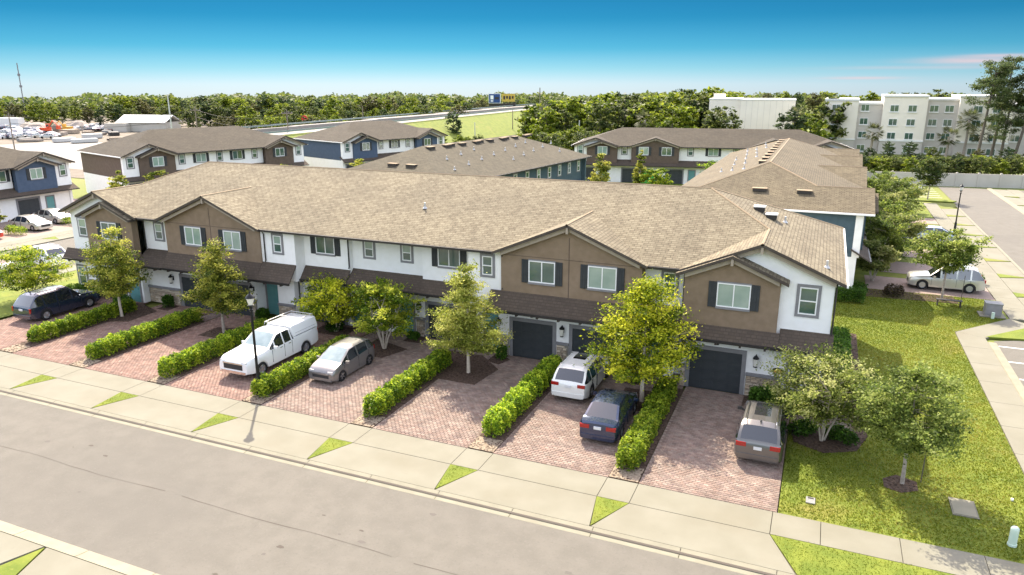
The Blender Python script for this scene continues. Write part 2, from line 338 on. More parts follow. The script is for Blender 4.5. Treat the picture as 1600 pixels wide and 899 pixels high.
def tree_data(seed, h, wd, th, shape, ncl, lpc, ls, cols, bark='bark', multi=1, tr=.09, limbs=None, spray=.2, up=.5, droop=0.0, dens=2.5, big=.80):
    rng = np.random.default_rng(seed); rnd = random.Random(seed); wood = MB(); LC = []; LCL = []
    tops = []
    for k in range(multi):
        a = k * 6.283 / multi + rnd.random(); sp = 0 if multi == 1 else wd * .17
        pts = [(sp * math.cos(a) * s * (1 if multi > 1 else 0) + rnd.uniform(-.03, .03) * h * .1 + .07 * math.cos(a) * (multi > 1), sp * math.sin(a) * s + rnd.uniform(-.03, .03) * h * .1 + .07 * math.sin(a) * (multi > 1), z) for s, z in ((0, -.05), (.25, th * .5), (.6, th), (1.1, th + (h - th) * .35), (1.5, th + (h - th) * (.8 if multi == 1 else .55)))]
        rr = tr * (1 if multi == 1 else .5)
        wood.tube(pts, [rr * 1.25, rr, rr * .9, rr * .6, rr * .2], bark, 7); tops.append(pts)
    cl = []; p1_, p2_, p3_ = (rnd.random() * 6.28 for _ in range(3))
    while len(cl) < ncl:
        t = rnd.random(); r = env(shape, t) * wd / 2
        if rnd.random() > (r / (wd / 2)) ** 1.3: continue
        a = rnd.random() * 6.283; q = (.15 + .85 * rnd.random() ** .5) * r * rnd.uniform(.82, 1.12) * (1 + .16 * math.sin(2 * a + p1_ + 3 * t) + .13 * math.sin(3 * a + p2_ - 5 * t) + .10 * math.sin(5 * a + 9 * t + p3_))
        cl.append((q * math.cos(a), q * math.sin(a), th + t * (h - th), a, rnd.random()))
    lpc = int(lpc * dens); ls = ls * big
    for i, (x, y, z, a, cv) in enumerate(cl):
        P = np.array([x, y, z]); e = rnd.uniform(-.15, .6) - droop
        d = np.array([math.cos(a), math.sin(a), e]); d /= np.linalg.norm(d); L = spray * wd * rnd.uniform(.6, 1.3)
        s = rng.uniform(-.75, .45, lpc); lat = rng.normal(size=(lpc, 3)) * np.array([1, 1, .55]) * L * .24 * (1.15 - np.abs(s))[:, None]
        LC.append(P + d * (s * L)[:, None] + lat); LCL.append(np.full(lpc, cv))
        if i < (limbs if limbs is not None else ncl // 3):
            tp = tops[i % len(tops)]; zz = max(th * .75, min(z - .25 * math.hypot(x, y), h * .8)); 
            j = min(range(len(tp)), key=lambda q: abs(tp[q][2] - zz)); b0 = Vector((tp[j][0], tp[j][1], min(zz, tp[-1][2]) if multi == 1 else tp[j][2]))
            m_ = (b0 + Vector((x, y, z))) / 2 + Vector((0, 0, -.05 * h * rnd.random()))
            wood.tube([b0, m_, Vector((x, y, z)) + Vector(d) * L * .3], [tr * .26, tr * .15, tr * .05], 'bark' if bark != 'bark_dark' else bark, 4, False)
    C = np.concatenate(LC); CL = np.concatenate(LCL)
    return wood.mesh('trunk', 60), quads_mesh('crown', leaf_quads(C, ls, rng, up), pal_cols(len(C), cols, rng, CL), 'leaf')
def tree(name, label, cat, x, y, data, group=None, rz=0, s=1.0, z=0):
    o = thing(name, label, cat, (x, y, z), rz, group); o.scale = (s, s, s)
    place('trunk', data[0], o); place('crown', data[1], o); return o
def bush_mesh(name, seed, L, W, H, n, ls, cols, bumps=.8, base=.06):
    """a clipped row or a single rounded shrub: leaves through the outer shell of a lumpy rounded block"""
    rng = np.random.default_rng(seed); out_ = []
    m = n * 3; x = rng.uniform(-.5, .5, m); a = rng.uniform(0, math.pi, m); rr = rng.uniform(0, 1, m) ** .30
    ph = rng.uniform(0, 6); lump = 1 + .08 * np.sin(x * L / bumps * 6.283 + ph) + .08 * np.sin(x * L / bumps * 2.3 + ph * 2) + .06 * np.sin(x * L * 9.1 + ph * 3)
    endt = np.clip((.5 - np.abs(x)) * L / (W * .5), 0, 1) ** .5 * .45 + .55
    sq = lambda v: np.sign(v) * np.abs(v) ** .6
    px = x * L; py = sq(np.cos(a)) * rr * W / 2 * lump * endt; pz = base + sq(np.sin(a)) * rr * (H - base) * (lump * .55 + .45) * (endt * .4 + .6)
    C = np.stack([px, py, pz], 1)[:n] + rng.normal(0, .03, (n, 3))
    cv = .40 + .30 * np.sin(C[:, 0] * 5.1 + ph) * np.sin(C[:, 0] * 2.3) + rng.normal(0, .26, n)
    tall = rng.uniform(0, 1, n) < .05; C[tall, 2] += rng.uniform(0, .14, tall.sum()) * (C[tall, 2] > H * .6)
    return quads_mesh(name, leaf_quads(C, ls, rng, .4, .62), pal_cols(n, cols, rng, cv), 'leaf')
def stems_mesh(seed, L, W, H, n):
    rnd = random.Random(seed); b = MB()
    for i in range(n):
        x = rnd.uniform(-.48, .48) * L; y = rnd.uniform(-.25, .25) * W
        b.tube([(x, y, -.02), (x + rnd.uniform(-.1, .1), y + rnd.uniform(-.1, .1), H * .75)], [.018, .006], 'bark_dark', 4, False)
    return b.mesh('stems')
def hedge(label, x, y0, y1, W, H, seed, cols=G_HEDGE, group='hedges between the driveways', n=None, alongx=False, name='hedge'):
    L = abs(y1 - y0); o = thing(name, label, 'hedge' if name == 'hedge' else 'shrub', ((x, (y0 + y1) / 2, 0) if not alongx else ((y0 + y1) / 2, x, 0)), R(90) if not alongx else 0, group)
    place('foliage', bush_mesh('foliage', seed, L, W, H, n or int(L * 1900), .060, cols), o); place('stems', stems_mesh(seed, L, W, H, max(4, int(L * 3))), o); return o
def shrub(label, x, y, W, H, seed, cols=G_SHRUB, group=None, n=700, ls=.07, name='shrub'):
    o = thing(name, label, 'shrub', (x, y, 0), random.Random(seed).random() * 6, group)
    place('foliage', bush_mesh('foliage', seed, W, W * .9, H, n, ls, cols, 2.0), o); place('stems', stems_mesh(seed, W, W, H, 5), o); return o
# ------------------------------------------------------------------ vehicles (x forward, y left)
def interp(pts, x):
    if x <= pts[0][0]: return pts[0][1]
    for (a, b), (c, d) in zip(pts, pts[1:]):
        if x <= c: return b + (d - b) * (x - a) / max(1e-6, c - a)
    return pts[-1][1]
def car_parts(S):
    L, W, H = S['L'], S['W'], S['H']; hl, hw = L / 2, W / 2; wr = S['wheel']; fx, rx = S['axles']; gc = S.get('gc', .2); bt = S['belt']
    top = S['top']; xa, xb, xc, xd = S['glass']; arch = wr * 1.17; roofw = S.get('roofw', .74)
    xs = set([-hl, -hl + .04, -hl + .12, -hl + .3, hl - .3, hl - .12, hl - .04, hl] + [p[0] for p in top] + list(S['glass']))
    for c in (fx, rx):
        for k in (-1, -.92, -.7, -.38, 0, .38, .7, .92, 1): xs.add(c + k * arch)
    for p in S['pillars']: xs.add(p - .05); xs.add(p + .05)
    xs = sorted(x for x in xs if -hl <= x <= hl); xx = [xs[0]]
    for x in xs[1:]:
        if x - xx[-1] > .022: xx.append(x)
    xs = xx; xs[-1] = hl; secs = []
    for x in xs:
        zt = interp(top, x); zb = min(interp(bt, x), zt - .02); t = abs(x) / hl
        pw = 1 - S.get('taper', .11) * max(0, (t - .78) / .22) ** 2.2; wq = hw * pw
        hf = max(0, min(1, (zt - zb) / (H - zb + 1e-6))); wtop = wq * (.93 + (roofw - .93) * hf)
        zs = gc + .02 + (.10 * max(0, (t - .85) / .15)); 
        for c in (fx, rx):
            d = abs(x - c)
            if d < arch * .999: zs = max(zs, wr + math.sqrt(max(0, arch * arch - d * d)) - .0)
        zs = min(zs, zb - .05); zm = max(zs + .02, zs + (zb - zs) * .55)
        secs.append([(0, gc + .03), (wq * .80, gc + .03), (wq * .985, zs), (wq, zm), (wq * .975, zb), (wtop, zb + (zt - zb) * .90), (wtop * .86, zt - .004), (wtop * .45, zt + .018), (0, zt + .024)])
    parts = {}
    def add(n, m, pts): parts.setdefault(n, (MB(), ))[0].face(pts, m)
    pl = S['pillars']; nj = len(secs[0]) - 1; pm = S['paint']
    for i in range(len(xs) - 1):
        x0, x1 = xs[i], xs[i + 1]; mx = (x0 + x1) / 2
        for j in range(nj):
            a, b, c, d = secs[i][j], secs[i + 1][j], secs[i + 1][j + 1], secs[i][j + 1]; n, m = 'body', pm
            if j == 0: n, m = 'underbody', 'underbody'
            elif j == 1: n, m = 'sill', S.get('sill', 'plastic')
            elif j == 4 and xd + .03 < mx < xa - .02 and not any(abs(mx - p) < .05 for p in pl):
                if max(a[1], b[1]) < max(c[1], d[1]) - .05: n, m = 'side_window', 'glass_car'
            elif j >= 6 and xb <= mx <= xa: n, m = 'windshield', S.get('screen', 'glass_screen')
            elif j >= 6 and xd <= mx <= xc: n, m = 'rear_window', 'glass_car'
            elif j >= 6 and 'sunroof' in S and S['sunroof'][0] < mx < S['sunroof'][1] and j >= 7: n, m = 'sunroof', 'glass_car'
            for s in (1, -1):
                q = [(x0, s * a[0], a[1]), (x1, s * b[0], b[1]), (x1, s * c[0], c[1]), (x0, s * d[0], d[1])]
                if s > 0: q.reverse()
                nn = n
                if n == 'side_window':
                    k = sum(1 for p in pl if mx > p); nn = f'side_window|{s}{k}'
                add(nn, m, q)
    for i, fl in ((0, True), (len(xs) - 1, False)):
        x = xs[i]; q = [(x, y, z) for y, z in secs[i][1:]] + [(x, -y, z) for y, z in reversed(secs[i][1:-1])]
        add('body', pm, q if not fl else list(reversed(q)))
    def bx(n, a, b, m): parts.setdefault(n, (MB(), ))[0].box(a, b, m)
    zf = interp(top, hl); zr_ = interp(top, -hl)
    # front
    gw = S.get('grille', (hw * .55, .42, .66)); bx('grille', (hl - .06, -gw[0], gw[1]), (hl + .015, gw[0], gw[2]), S.get('grillemat', 'plastic'))
    if S.get('grillebar'): bx('grille_bar', (hl - .02, -gw[0] * 1.05, gw[2] - .03), (hl + .03, gw[0] * 1.05, gw[2] + .045), S['grillebar'])
    bx('front_bumper', (hl - .16, -hw * .80, gc + .05), (hl + .03, hw * .80, gc + .20), S.get('bumper', 'plastic'))
    hz = S.get('head', (.58, .72))
    for k, s in enumerate((1, -1)):
        y0, y1 = sorted((s * hw * .52, s * hw * .86)); parts[f'headlight|{k}'] = (MB(), ); parts[f'headlight|{k}'][0].box((hl - .24, y0, hz[0]), (hl - .015, y1, hz[1]), 'head_lens')
        tz = S.get('tail', (.72, .90)); y0, y1 = sorted((s * hw * S.get('tail_in', .52), s * hw * .90)); parts[f'taillight|{k}'] = (MB(), ); parts[f'taillight|{k}'][0].box((-hl - .006, y0, tz[0]), (-hl + .16, y1, tz[1]), 'tail_red')
        y0, y1 = sorted((s * (hw + .02), s * (hw + .19))); xm = xa - .28; zmr = interp(bt, xm) + .08
        q = MB(); q.obox((xm, s * (hw + .10), zmr), (.10, .20, .14), S.get('mirror', pm), rz=s * .25); q.obox((xm + .02, s * (hw - .01), zmr - .04), (.06, .12, .04), 'plastic'); parts[f'mirror|{k}'] = (q, )
        for d, xh in enumerate(S.get('handles', ())):
            parts.setdefault(f'door_handle|{k}{d}', (MB(), ))[0].box((xh - .09, min(s * hw, s * (hw - .02)) - .012, interp(bt, xh) - .13), (xh + .09, max(s * hw, s * (hw - .02)) + .012, interp(bt, xh) - .095), S.get('handlemat', pm))
        if S.get('rails'):
            q = MB(); a0, a1 = S['rails']; q.tube([(a0, s * hw * roofw * .84, H - .01), (a0 + .1, s * hw * roofw * .84, H + .06), (a1 - .1, s * hw * roofw * .84, H + .06), (a1, s * hw * roofw * .84, H - .03)], .022, S.get('railmat', 'chrome'), 6); parts[f'roof_rail|{k}'] = (q, )
    bx('rear_bumper', (-hl - .035, -hw * .84, gc + .07), (-hl + .16, hw * .84, gc + .27), S.get('rbumper', S.get('bumper', 'plastic')))
    bx('licence_plate', (-hl - .045, -.16, S.get('plate', .72) - .06), (-hl + .02, .16, S.get('plate', .72) + .06), 'plate')
    for k, s in enumerate((1, -1)):
        for d, xp_ in enumerate(list(S['pillars'][:-1]) + [xa - .12]):
            z1_ = interp(bt, xp_) - .02; z0_ = gc + .16
            if min(abs(xp_ - fx), abs(xp_ - rx)) < arch: z0_ = wr + arch * .98
            if z1_ - z0_ > .15: q = MB(); y_ = s * hw * 1.0; q.box((xp_ - .008, min(y_ - .03, y_ + .003), z0_), (xp_ + .008, max(y_ + .003, y_ - .03) if s > 0 else y_ + .03, z1_), 'plastic'); parts[f'door_seam|{k}{d}'] = (q, )
    if S.get('fin'): q = MB(); q.tube([(xc + .25, 0, H), (xc + .14, 0, H + .09)], [.05, .012], pm, 6); parts['antenna'] = (q, )
    # wheels
    q = MB(); tw = .21; q.lathe([(wr * .62, -tw / 2), (wr * .93, -tw / 2), (wr, -tw * .33), (wr, tw * .33), (wr * .93, tw / 2), (wr * .62, tw / 2)], 'tyre', seg=22, axis='y')
    ty = q.mesh('tyre', 35)
    q = MB(); rm = S.get('rim', 'rim'); q.lathe([(wr * .67, -.07), (wr * .67, .085), (wr * .58, .092), (wr * .57, .03), (.001, .02)], rm, seg=22, axis='y')
    for k in range(5):
        a = k * 2 * math.pi / 5; q.obox((math.cos(a) * wr * .32, .068, math.sin(a) * wr * .32), (wr * .58, .045, wr * .16), rm if rm == 'rim' else 'rim', ry=-a)
    q.lathe([(wr * .13, .03), (wr * .13, .1), (.001, .1)], rm, seg=10, axis='y'); ri = q.mesh('rim', 35)
    wheels = [(x, s, (x, s * (hw - .115), wr)) for x in (fx, rx) for s in (1, -1)]
    return parts, ty, ri, wheels
CARS = {}
def car(name, label, cat, S, x, y, rz, group=None, extra=None, z=.004):
    o = thing(name, label, cat, (x, y, z), rz, group); key = id(S)
    if key not in CARS:
        P, ty, ri, wh = car_parts(S)
        if extra: extra(P)
        CARS[key] = ([(n.split('|')[0], v[0].mesh(n.split('|')[0], 32)) for n, v in P.items()], ty, ri, wh)
    ms, ty, ri, wh = CARS[key]
    for n, me in ms: place(n, me, o)
    for (_, s, p) in wh:
        t = place('wheel', ty, o, p, 0 if s > 0 else math.pi); place('rim', ri, t)
    return o
def SUV(paint_, L=4.7, W=1.9, H=1.68, **k):
    hl = L / 2
    S = dict(L=L, W=W, H=H, wheel=.36, axles=(hl - .93, -hl + .98), gc=.24, paint=paint_, roofw=.76,
             top=[(-hl, .78), (-hl + .03, .98), (-hl + .10, 1.08), (-hl + .56, H - .14), (-hl + .86, H - .035), (-.2, H), (.35, H - .03), (1.12, 1.10), (hl - .55, 1.02), (hl - .12, .92), (hl - .02, .82), (hl, .74)],
             belt=[(-hl, .74), (-hl + .1, 1.04), (-.5, 1.0), (1.1, .97), (hl - .1, .80), (hl, .70)], glass=(1.12, .35, -hl + .56, -hl + .10), pillars=(-hl + .98, -.62, .42), handles=(.10, -.95),
             head=(.66, .82), tail=(.86, .99), plate=.86, rails=(-hl + .95, .25), bumper='plastic', fin=True)
    S.update(k); return S
def SEDAN(paint_, L=4.5, W=1.76, H=1.44, **k):
    hl = L / 2
    S = dict(L=L, W=W, H=H, wheel=.32, axles=(hl - .9, -hl + .95), gc=.17, paint=paint_, roofw=.70,
             top=[(-hl, .62), (-hl + .03, .92), (-hl + .12, .99), (-hl + .52, 1.01), (-hl + 1.28, H - .04), (-hl + 1.55, H - .005), (-.1, H), (.30, H - .03), (1.22, .98), (hl - .5, .86), (hl - .12, .74), (hl, .60)],
             belt=[(-hl, .60), (-hl + .1, .88), (-.5, .89), (1.2, .86), (hl - .1, .66), (hl, .56)], glass=(1.22, .30, -hl + 1.28, -hl + .52), pillars=(-hl + 1.15, -.30, .62), handles=(.25, -.7),
             head=(.56, .70), tail=(.72, .88), plate=.80, bumper=paint_, sill=paint_)
    S.update(k); return S
# ------------------------------------------------------------------ terraced house rows (local: x along the front, y to the back, front eave at y = 0)
WIN = {}
def win_meshes(w_, h, kind):
    k = (round(w_, 2), round(h, 2), kind)
    if k not in WIN:
        f = MB(); t = .055; d = .06
        f.box((0, -d, 0), (w_, .02, t), 'white_frame').box((0, -d, h - t), (w_, .02, h), 'white_frame').box((0, -d, t), (t, .02, h - t), 'white_frame').box((w_ - t, -d, t), (w_, .02, h - t), 'white_frame')
        if kind == 'wide': f.box((w_ / 2 - t / 2, -d + .005, t), (w_ / 2 + t / 2, .02, h - t), 'white_frame'); ps = [(t, w_ / 2 - t / 2, t, h - t), (w_ / 2 + t / 2, w_ - t, t, h - t)]
        else: f.box((t, -d + .005, h / 2 - t / 2), (w_ - t, .02, h / 2 + t / 2), 'white_frame'); ps = [(t, w_ - t, t, h / 2 - t / 2), (t, w_ - t, h / 2 + t / 2, h - t)]
        P = []
        for i, (a, b, c, e) in enumerate(ps):
            q = MB(); q.box((a, -.018 - .012 * i, c), (b, .01, e), 'pane'); q2 = MB(); q2.box((a, -.018 - .012 * i, c), (b, .01, e), 'pane_blind'); P.append((q.mesh('pane'), q2.mesh('pane')))
        tr = MB()
        li = None
        if kind == 'wide': tr.box((-.02, -.09, -.11), (w_ + .02, .02, -.002), 'grey_trim'); li = MB().box((-.02, -.045, h + .002), (w_ + .02, .02, h + .07), 'grey_trim').mesh('lintel')
        else:
            u = .14; tr.box((-u, -.045, -u), (w_ + u, .02, -.002), 'grey_trim').box((-u, -.045, h + .002), (w_ + u, .02, h + u), 'grey_trim').box((-u, -.045, -.002), (-.002, .02, h + .002), 'grey_trim').box((w_ + .002, -.045, -.002), (w_ + u, .02, h + .002), 'grey_trim')
        s = MB(); sw = .40
        s.box((0, -.05, -.06), (sw, .02, h + .03), 'shutter_grey')
        for j in range(3): s.box((j * sw / 3 + .012, -.065, -.055), ((j + 1) * sw / 3 - .012, -.045, h + .025), 'shutter_grey')
        WIN[k] = (f.mesh('window'), P, tr.mesh('trim'), s.mesh('shutter'), sw, li)
    return WIN[k]
wr_ = random.Random(7)
def window(o, x, y, z, w_, h, kind, shut=True, rz=0, blind=None):
    f, P, tr, s, sw, li = win_meshes(w_, h, kind); wo = place('window', f, o, (x, y, z), rz)
    bl = wr_.random() < .5 if blind is None else blind
    for i, p in enumerate(P): place('pane', p[1 if (bl if kind == 'wide' else (bl and i == 1)) else 0], wo)
    place('trim' if kind != 'wide' else 'sill', tr, wo)
    if li: place('lintel', li, wo)
    if kind == 'wide' and shut:
        c, s_ = math.cos(rz), math.sin(rz)
        place('shutter', s, o, (x - (sw + .01) * c, y - (sw + .01) * s_, z), rz); place('shutter', s, o, (x + (w_ + .01) * c, y + (w_ + .01) * s_, z), rz)
GD = {}
def garage(o, x0, x1, y, h=2.13):
    k = round(x1 - x0, 2); w_ = x1 - x0
    if k not in GD:
        t = MB(); u = .20
        t.box((-u, -.06, 0), (-.0, .05, h + u), 'grey_trim').box((w_, -.06, 0), (w_ + u, .05, h + u), 'grey_trim').box((0, -.06, h), (w_, .05, h + u), 'grey_trim').box((-.01, -.008, 0), (w_ + .01, .04, h + .01), 'garage_charcoal')
        p = MB(); ph = h / 4; p.box((0, -.03, .012), (w_, .02, ph - .012), 'garage_charcoal')
        for j in range(4): a = w_ / 4 * j + .07; p.box((a, -.042, .09), (a + w_ / 4 - .14, -.028, ph - .09), 'garage_charcoal')
        GD[k] = (t.mesh('garage_door'), p.mesh('door_panel'))
    t, p = GD[k]; g = place('garage_door', t, o, (x0, y, 0))
    for j in range(4): place('door_panel', p, g, (0, .015, j * h / 4))
def door(o, x0, x1, y, h=2.1, m='teal_door'):
    b = MB(); w_ = x1 - x0; u = .14; b.box((-u, -.05, 0), (0, .05, h + u), 'grey_trim').box((w_, -.05, 0), (w_ + u, .05, h + u), 'grey_trim').box((0, -.05, h), (w_, .05, h + u), 'grey_trim')
    f = b.build('door_frame', o); f.location = (x0, y, 0)
    d = MB(); d.box((0, -.03, .02), (w_, .02, h), m)
    for a, c in ((.12, .6), (.75, 1.25), (1.4, 1.95)): d.box((.12, -.04, a), (w_ - .12, -.028, c), m)
    dd = d.build('door', f); k = MB(); k.lathe([(.03, -.09), (.035, -.06), (.012, -.03)], 'chrome', (w_ - .1, 0, 1.0), 8, 'y'); k.build('handle', dd)
ST = []
def stones(o, x0, x1, y, h=1.08, detail=True, seed=1):
    b = MB(); b.box((x0, y - .05, 0), (x1, y + .05, h), 'mortar'); b.box((x0 - .02, y - .13, h), (x1 + .02, y + .05, h + .14), 'grey_trim'); p = b.build('stone_veneer', o)
    rnd = random.Random(seed)
    if not ST:
        for i in range(9):
            q = MB(); w_ = (.24, .36, .5)[i % 3]; hh = (.085, .12, .15)[i // 3]; j = lambda: rnd.uniform(-.008, .008)
            x_, z_ = w_ - .014, hh - .012; fr = [(.02 + j(), -.05 + j(), .015), (x_ - .02, -.05 + j(), .015 + j()), (x_ - .02 + j(), -.05 + j(), z_ - .015), (.02, -.05 + j(), z_ - .012 + j())]; bk = [(0, 0, 0), (x_, 0, 0), (x_, 0, z_), (0, 0, z_)]
            mm = ('stone_a', 'stone_b', 'stone_c')[(i * 2 + i // 3) % 3]; q.face(fr, mm)
            for k in range(4): q.face([bk[k], bk[(k + 1) % 4], fr[(k + 1) % 4], fr[k]], mm)
            ST.append((w_, hh, q.mesh('stone')))
    rows = {.085: [s for s in ST if s[1] == .085], .12: [s for s in ST if s[1] == .12], .15: [s for s in ST if s[1] == .15]}
    z = .02
    while z < h - .08:
        hh = rnd.choice([k for k in rows if z + k < h + .01] or [.085]); x = x0 + .01
        while x < x1 - .2:
            c = [s for s in rows[hh] if x + s[0] < x1 + .02] or [rows[hh][0]]; s = rnd.choice(c); place('stone', s[2], p, (x, y - .052 - rnd.random() * .012, z)); x += s[0]
        z += hh
def pent(o, x0, x1, ye, ze, yt, zt, m='shingle_dark', tails=True):
    b = MB(); b.slab([(x0, ye, ze), (x1, ye, ze), (x1, yt, zt), (x0, yt, zt)], .10, m, 'dark_fascia'); r = b.build('pent_roof', o)
    g = MB(); g.box((x0 - .02, ye - .10, ze - .13), (x1 + .02, ye - .005, ze - .01), 'gutter_dark'); g.build('gutter', r)
    if tails:
        t = MB(); n = max(2, int((x1 - x0) / 1.15))
        for i in range(n): xx = x0 + (i + .5) * (x1 - x0) / n; t.box((xx - .05, ye - .06, ze - .24), (xx + .05, ye + .25, ze - .135), 'dark_fascia')
        t.build('rafter_tails', r)
def wall(o, x0, x1, y, z0, z1, m, depth=2.0, name='wall'): MB().box((x0, y, z0), (x1, y + depth, z1), m).build(name, o)
def gable_wall(o, a, b, y, z0, zb, p, m):
    c = (a + b) / 2; q = MB(); P = [(a, zb), (b, zb), (c, zb + p * (b - a) / 2)]
    q.face([(x, y, z) for x, z in P], m); q.face([(x, y + .3, z) for x, z in reversed(P)], m)
    q.build('gable', o)
def rake(o, a, b, yf, ze, p, big=True):
    """frieze boards under the roof edge of a gable, with the little peak bracket"""
    c = (a + b) / 2; q = MB(); d = .22; e = .42
    for s, x in ((1, a), (-1, b)):
        P = [(x + s * e, ze + p * e - .17), (c, ze + p * abs(c - x) - .17), (c, ze + p * abs(c - x) - .17 - d), (x + s * e, ze + p * e - .17 - d)]
        if s < 0: P.reverse()
        q.face([(u, yf + .20, v) for u, v in P], 'taupe_trim'); q.face([(u, yf + .26, v) for u, v in reversed(P)], 'taupe_trim')
        for i in range(4): (u0, v0), (u1, v1) = P[i], P[(i + 1) % 4]; q.face([(u0, yf + .26, v0), (u1, yf + .26, v1), (u1, yf + .20, v1), (u0, yf + .20, v0)], 'taupe_trim')
    q.build('rake_board', o)
    zz = ze + p * (b - a) / 2; MB().box((c - .06, yf + .03, zz - .50), (c + .06, yf + .25, zz - .17), 'taupe_trim').build('peak_bracket', o)
def lantern(o, x, y, z, s=1.0):
    b = MB(); b.box((-.05 * s, -.02, -.1 * s), (.05 * s, .01, .1 * s), 'black_metal'); b.tube([(0, 0, .14 * s), (0, -.12 * s, .22 * s), (0, -.14 * s, .12 * s)], .014, 'black_metal', 5)
    b.lathe([(.001, .22 * s), (.10 * s, .10 * s), (.10 * s, .07 * s)], 'black_metal', (0, -.14 * s, 0), 8); b.lathe([(.085 * s, .07 * s), (.06 * s, -.18 * s)], 'lamp_glass', (0, -.14 * s, 0), 8); b.lathe([(.065 * s, -.18 * s), (.065 * s, -.22 * s), (.001, -.24 * s)], 'black_metal', (0, -.14 * s, 0), 8)
    q = b.build('lantern', o); q.location = (x, y, z)
def downspout(o, x, y, z1, z0, kick=0):
    MB().tube([(x, y - .30, z1), (x, y - .05, z1 - .28), (x, y - .05, z0 + .1), (x + kick, y - .12, z0)], .045, 'gutter_dark', 5).build('downspout', o)
def row_roof(o, LL, D, ze, p, wl, wr, dgs, roofm, og=.22, caps=True):
    h = D / 2; zr = ze + p * h; Z = lambda y: ze + p * y
    def slope(P): MB().slab(P, .16, roofm, 'dark_fascia').build('roof_slope', o)
    F = [(h, h)]
    F += [(wl / 2, wl / 2), (wl, 0)] if wl else [(0, 0)]
    for a, b in dgs: F += [(a, 0), ((a + b) / 2, (b - a) / 2), (b, 0)]
    F += [(LL - wr, 0), (LL - wr / 2, wr / 2)] if wr else [(LL, 0)]
    F += [(LL - h, h)]
    # cut the front slope into convex pieces between the valleys so that each piece is one clean polygon
    slope([(x, y, Z(y)) for x, y in F])
    slope([(x, y, ze + p * (D - y)) for x, y in ((0, D), (LL, D), (LL - h, h), (h, h))])
    slope([(x, y, ze + p * x) for x, y in ([(0, -og), (wl / 2, -og), (wl / 2, wl / 2), (h, h), (0, D)] if wl else [(0, 0), (h, h), (0, D)])])
    slope([(x, y, ze + p * (LL - x)) for x, y in ([(LL, -og), (LL - wr / 2, -og), (LL - wr / 2, wr / 2), (LL - h, h), (LL, D)] if wr else [(LL, 0), (LL - h, h), (LL, D)])])
    if wl: slope([(wl / 2, -og, ze + p * wl / 2), (wl, -og, ze), (wl, 0, ze), (wl / 2, wl / 2, ze + p * wl / 2)])
    if wr: a = LL - wr; slope([(a, -og, ze), (a + wr / 2, -og, ze + p * wr / 2), (a + wr / 2, wr / 2, ze + p * wr / 2), (a, 0, ze)])
    for a, b in dgs:
        c = (a + b) / 2; q = (b - a) / 2
        slope([(a, -og, ze), (c, -og, ze + p * q), (c, q, ze + p * q), (a, 0, ze)]); slope([(b, -og, ze), (c, -og, ze + p * q), (c, q, ze + p * q), (b, 0, ze)])
    if caps:
        c = MB()
        def cap(A, B): c.tube([Vector(A) + Vector((0, 0, -.03)), Vector(B) + Vector((0, 0, -.03))], .075, 'shingle_cap', 6)
        cap((h, h, zr), (LL - h, h, zr)); cap((0, D, ze), (h, h, zr)); cap((LL, D, ze), (LL - h, h, zr))
        for x, s, wd in ((0, 1, wl), (LL, -1, wr)):
            cap((x + s * wd / 2, wd / 2, ze + p * wd / 2), (x + s * h, h, zr))
            if wd: cap((x + s * wd / 2, -og, ze + p * wd / 2), (x + s * wd / 2, wd / 2, ze + p * wd / 2))
        for a, b in dgs: cap(((a + b) / 2, -og, ze + p * (b - a) / 2), ((a + b) / 2, (b - a) / 2, ze + p * (b - a) / 2))
        c.build('ridge_cap', o)
    eaves = [(wl if wl else 0, dgs[0][0] if dgs else LL - wr)] + [(dgs[i][1], dgs[i + 1][0] if i + 1 < len(dgs) else LL - wr) for i in range(len(dgs))]
    for a, b in eaves:
        if b - a > .3: MB().box((a, -.10, ze - .15), (b, -.004, ze - .02), 'gutter_dark').build('gutter', o)
    MB().box((-.09, 0 if not wl else -og, ze - .14), (-.004, D, ze - .02), 'white_frame').build('gutter', o); MB().box((LL + .004, 0 if not wr else -og, ze - .14), (LL + .09, D, ze - .02), 'white_frame').build('gutter', o)
mat('shingle_cap', (0.264, 0.198, 0.122), .9, (0.304, 0.232, 0.150), 8)
def small_gable(o, a, b, yf, yb, ze, p, roofm, wallm, wy, zbase):
    c = (a + b) / 2; q = (b - a) / 2
    for P in ([(a, yf, ze), (c, yf, ze + p * q), (c, yb, ze + p * q), (a, yb, ze)], [(b, yf, ze), (c, yf, ze + p * q), (c, yb, ze + p * q), (b, yb, ze)]): MB().slab(P, .16, roofm, 'dark_fascia').build('roof_slope', o)
    e = .38; wall(o, a + e, b - e, wy, zbase, ze + p * e - .1, wallm, .5); gable_wall(o, a + e, b - e, wy, 0, ze + p * e - .1, p, wallm); rake(o, a, b, yf, ze, p)
def vents(o, pts, kind='box'):
    for (x, y, z, p, dirn) in pts: pass
